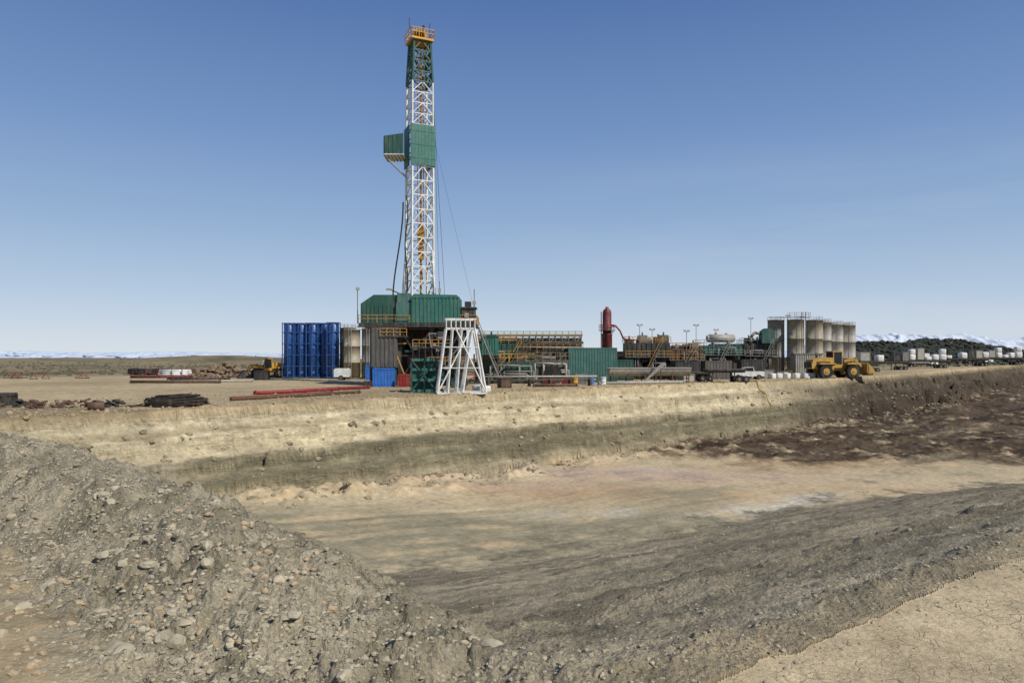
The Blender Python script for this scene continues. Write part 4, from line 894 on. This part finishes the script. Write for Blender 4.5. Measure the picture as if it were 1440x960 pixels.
def prack(x,y,rz,L_,mm,label):
    t=thing("pipe_stack",label,"pipe stack",x,y,rz,group="pipe stacks on the far pad")
    m=M()
    for r_ in range(3):
        for k in range(6-r_): m.tube((-L_/2,-1.2+.45*k+.22*r_,.55+.4*r_),(L_/2,-1.2+.45*k+.22*r_,.55+.4*r_),.23,8)
    m.build("pipe_bundle",mm,t)
    m=M();m.box(0,0,.1,L_*.75,.2,.16)
    for a in(-L_*.35,0,L_*.35): m.box(a,0,.18,.25,3.2,.3);m.box(a,-1.6,.9,.15,.15,1.8);m.box(a,1.6,.9,.15,.15,1.8)
    m.build("rack_frame",DRED if mm is not WHITE else GREY,t)
prack(-76,160,4,9,RUST,"stack of rusty pipes on dark red rack");prack(-71,150,0,6,WHITE,"stack of white pipes on steel rack");prack(-66,168,-6,9,DARK,"stack of dark pipes on rack");prack(-60,156,10,6,LGREY,"stack of pale pipes on rack");prack(-85,166,8,8,DARK,"stack of dark pipes on rack")
def tent(x,y,rz,label):
    t=thing("a_frame_support",label,"steel support",x,y,rz,group="rust-red steel supports")
    m=M()
    for b in(-1.2,1.2): m.tube((-1.1,b,0),(0,b,1.2),.06,5);m.tube((1.1,b,0),(0,b,1.2),.06,5)
    m.tube((0,-1.2,1.2),(0,1.2,1.2),.07,5);m.build("frame",ORANGE,t)
    m=M();m.tube((-1.1,-1.2,.1),(1.1,-1.2,.1),.08,5);m.tube((-1.1,1.2,.1),(1.1,1.2,.1),.08,5);m.split("foot_beam",RUST,t)
for a,b,c_ in[(-95,137,10),(-89,134,-20),(-84,139,40),(-99,141,0)]: tent(a,b,c_,"small rust-red steel A-frame on pad")
def rockverts(rnd,s,sub=1,am=.18):
    import bmesh
    b=bmesh.new();bmesh.ops.create_icosphere(b,subdivisions=sub,radius=1)
    sx,sy,sz=rnd.uniform(.6,1.4),rnd.uniform(.6,1.4),rnd.uniform(.45,.85)
    vs=[(v.co.x*sx*s*(1+rnd.uniform(-am,am)),v.co.y*sy*s*(1+rnd.uniform(-am,am)),v.co.z*sz*s*(1+rnd.uniform(-am,am))) for v in b.verts]
    fs=[tuple(v.index for v in f.verts) for f in b.faces];b.free();return vs,fs
rnd=random.Random(9);lib1=[rockverts(rnd,1,1,.3) for _ in range(14)];lib2=[rockverts(rnd,1,2,.24) for _ in range(14)]
m=M()
for k in range(360):
    vs,fs=rnd.choice(lib1);s_=rnd.uniform(.2,.8);a=rnd.gauss(0,5.2);b=rnd.gauss(0,1.5);z=max(0,3.0*math.exp(-(a/5.5)**2-(b/1.6)**2))*rnd.random()
    m.add([(v[0]*s_+a,v[1]*s_+b,v[2]*s_+z+.1) for v in vs],fs)
o=single(m,"rock_heap",mat("rock_brown",(126,106,84),.95,bump=.5),"low heap of brown boulders on the pad","rock heap",-59,146);o["kind"]="stuff"
m=M();pts=[]
for k in range(24):
    t_=k/23;x=39.5+2.0*math.sin(t_*2.2)*.6+1.2*t_;y=119.5-5.2*t_;pts.append((x,y,gz(x,y)+.12))
m.path(pts,.08,6);o=m.build("hose",OCH);o["label"]="yellow hose running over the edge into the pit";o["category"]="hose"
for k,(a,b,mm,lb) in enumerate([(9.0,101.5,YEL,"yellow steel drum on the pad"),(11.6,104.5,LBLUE,"blue steel drum on the pad"),(-13,97,LBLUE,"blue steel drum near rig"),(-21.5,125,YEL,"yellow steel drum near rig"),(13.6,106,WHITE,"white steel drum on pad")]):
    m=M();m.lathe([(.42,0),(.45,.05),(.42,.1),(.42,.5),(.46,.55),(.42,.6),(.42,1.1),(.45,1.15),(.4,1.2)],0,0,14);single(m,"steel_drum",mm,lb,"drum",a,b,0,None,"steel drums")
bag(-3.3,83.5,None,20,1.4,"white wrapped bundle beside white stand","white bundles by the stand",BAG,.6);bag(-4.0,84.5,None,50,1.1,"white wrapped bundle beside white stand","white bundles by the stand",BAG,.8)
# =============== clods and stones ===============
def scatter(name,label,mm,pts,lib,sink=.3):
    V=[];Fc=[];o=0
    xs_=np.array([p[0] for p in pts]);ys_=np.array([p[1] for p in pts]);hh,f=terrain(xs_,ys_);hh=near_detail(xs_,ys_,hh,f)
    for (x,y,s,a,li),z in zip(pts,hh):
        vs,fs=lib[li%len(lib)];c_,s2=math.cos(a),math.sin(a)
        V+=[((v[0]*c_-v[1]*s2)*s+x,(v[0]*s2+v[1]*c_)*s+y,v[2]*s+z+s*sink) for v in vs];Fc+=[tuple(i+o for i in q) for q in fs];o+=len(vs)
    me=bpy.data.meshes.new(name);me.from_pydata(V,[],Fc);me.materials.append(mm);me.update()
    ob=bpy.data.objects.new(name,me);sc.collection.objects.link(ob);ob["kind"]="stuff";ob["label"]=label;ob["category"]="stones"
rnd=random.Random(21)
crest=[(-14,18.8),(-7.1,12.9),(-4.1,9.7),(-2.2,8.1),(-.9,6.9),(.5,5.9)]
pts=[]
for k in range(11000):
    i=rnd.choice([0,0,0,0,1,1,1,2,2,3,3,4]);t=rnd.random();x=crest[i][0]*(1-t)+crest[i+1][0]*t;y=crest[i][1]*(1-t)+crest[i+1][1]*t
    off=rnd.gauss(-.7,.95);dx,dy=crest[i+1][0]-crest[i][0],crest[i+1][1]-crest[i][1];l=math.hypot(dx,dy);x+=-dy/l*off;y+=dx/l*off
    s=.006+.03*rnd.random()**3+(.02+.08*rnd.random()**1.6 if rnd.random()<.02 else 0)
    pts.append((x,y,s,rnd.uniform(0,6.3),rnd.randrange(99)))
scatter("soil_clods","grey-olive clods of excavated soil on the bank",mat("clod_earth",(164,154,130),.97,var=.3,dirt=.0,sc_=4,bump=.9),pts,lib2,-.05)
pts=[]
for k in range(9000):
    t=rnd.random()**1.5;x0=.5+30*t;y0=6.0+(x0-.5)*.66;off=abs(rnd.gauss(0,1))*rnd.choice([.9,.9,3,12])+rnd.choice([-.8,-.3,0,4.6,12]);x=x0-.55*off+rnd.uniform(-.2,.2);y=y0+.83*off
    s=(.005+.024*rnd.random()**3)*(1+.05*y)
    pts.append((x,y,s,rnd.uniform(0,6.3),rnd.randrange(99)))
scatter("gravel_clods","dark loose clods along the sloping pit side",mat("clod_dark",(156,146,122),.97,var=.3,dirt=0,sc_=4,bump=.8),pts,lib1,0)
pts=[]
for k in range(1100):
    x=rnd.uniform(-8.5,-2.0);y=rnd.uniform(5.5,11);
    pts.append((x,y,.008+.05*rnd.random()**4,rnd.uniform(0,6.3),rnd.randrange(99)))
for k in range(200): pts.append((rnd.uniform(1,9),rnd.uniform(5.8,8),.006+.018*rnd.random()**3,rnd.uniform(0,6),rnd.randrange(99)))
scatter("small_stones","small tan stones on the flat soil",mat("stone_tan",(168,148,118),.9,var=.25,dirt=0,sc_=5),pts,lib2,.1)
pts=[]
for k in range(3200):
    t=rnd.random();i=rnd.choice([1,2,3,4,5,6]);a=FAR[i];b=FAR[i+1];x=a[0]*(1-t)+b[0]*t;y=a[1]*(1-t)+b[1]*t;off=.3+22*rnd.random()**2;x-=.55*off;y+=.83*off
    pts.append((x,y,.05+.16*rnd.random()**3,rnd.uniform(0,6.3),rnd.randrange(99)))
scatter("pad_rubble","small lumps of dirt scattered over the bare pad",mat("rubble",(154,136,106),.95,var=.35,dirt=0,sc_=2),pts,lib1,.2)
pts=[]
for k in range(2600):
    t=rnd.random();i=rnd.choice([2,3,4,5,6,6,7,7,7,8]);a=FAR[i];b=FAR[i+1];x=a[0]*(1-t)+b[0]*t;y=a[1]*(1-t)+b[1]*t;off=(6+abs(rnd.gauss(0,2.2))) if rnd.random()<.6 else rnd.uniform(.5,7);x+=.6*off;y-=.8*off
    pts.append((x,y,.06+.36*rnd.random()**3,rnd.uniform(0,6.3),rnd.randrange(99)))
scatter("slumped_clods","slumped earth clods at the foot of the cut bank",mat("slump",(140,129,104),.95,var=.35,dirt=0,sc_=1.5,bump=.6),pts,lib1,0)
pts=[];rr_=random.Random(4)
for k in range(3000):
    a=R(rr_.uniform(-41,41));d=170*math.exp(rr_.random()*2.0);x=d*math.sin(a);y=d*math.cos(a)
    if y-.25*x<175: continue
    pts.append((x,y,rr_.uniform(.25,.6)*(1+d/900),rr_.uniform(0,6),rr_.randrange(99)))
scatter("sagebrush","low grey-green sagebrush scattered across the plain",mat("sage",(86,84,62),.95,var=.35,dirt=0),pts,lib1,.2)
pts=[]
for k in range(3200):
    x=rr_.gauss(300,80);y=rr_.gauss(500,28);pts.append((x,y,rr_.uniform(.9,2.0),rr_.uniform(0,6),rr_.randrange(99)))
scatter("juniper_scrub","dark juniper scrub covering a low ridge",mat("juniper",(50,54,44),.95,var=.25,dirt=0),pts,lib1,.4)
# =============== mountains ===============
nx,ny=1400,18
us=np.linspace(-11000,11000,nx)
def mh(x): 
    px=x/9.5+720
    env=np.interp(px,[-450,0,150,300,420,700,1100,1190,1260,1330,1440,1900],[125,130,125,115,80,20,40,310,440,400,370,340])
    rg=fbm(x*.0009,x*0+3.3,5,301,True)*.5+.5; rg2=fbm(x*.0035,x*0+8.3,4,305,True)*.5+.5
    return env*(.38+.46*rg+.26*rg2)
Hx=mh(us)
UX,FJ=np.meshgrid(us,np.linspace(0,1,ny))
hz_=np.tile(Hx,(ny,1))*np.power(FJ,.9)*(1+.4*fbm(UX*.003,FJ*4,4,311,True)*(1-FJ)*FJ*4)
YY=9500+900*FJ+300*fbm(UX*.0025,FJ*3,3,313,True)*(1-FJ)
v=np.stack([UX,YY,hz_-25],-1).reshape(-1,3)
fs=[(a*nx+b,a*nx+b+1,(a+1)*nx+b+1,(a+1)*nx+b) for a in range(ny-1) for b in range(nx-1)]
me=bpy.data.meshes.new("mountains");me.from_pydata(v.tolist(),[],fs);me.update();me.polygons.foreach_set("use_smooth",[True]*len(fs))
o=bpy.data.objects.new("mountains",me);sc.collection.objects.link(o);o["kind"]="structure";o["label"]="distant snow covered mountain range"
mm=bpy.data.materials.new("hazy_snow_rock");mm.use_nodes=True;nt=mm.node_tree;N=nt.nodes;L=nt.links;B=N["Principled BSDF"];B.inputs['Roughness'].default_value=1;B.inputs['Specular IOR Level'].default_value=0
geo=N.new("ShaderNodeNewGeometry");sp=N.new("ShaderNodeSeparateXYZ");L.new(geo.outputs['Position'],sp.inputs[0])
a=N.new("ShaderNodeTexNoise");a.inputs['Scale'].default_value=.004;a.inputs['Detail'].default_value=6;a.inputs['Roughness'].default_value=.6;L.new(geo.outputs['Position'],a.inputs['Vector'])
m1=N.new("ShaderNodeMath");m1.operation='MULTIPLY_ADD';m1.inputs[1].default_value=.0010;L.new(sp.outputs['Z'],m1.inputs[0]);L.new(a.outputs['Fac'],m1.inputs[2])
rp=N.new("ShaderNodeValToRGB");rp.color_ramp.elements[0].position=.46;rp.color_ramp.elements[0].color=(.43,.50,.60,1);rp.color_ramp.elements[1].position=.74;rp.color_ramp.elements[1].color=(.54,.59,.66,1);L.new(m1.outputs[0],rp.inputs[0]);L.new(rp.outputs[0],B.inputs['Base Color'])  # aerial haze mixed into the colours: both rock and snow kept pale bluish
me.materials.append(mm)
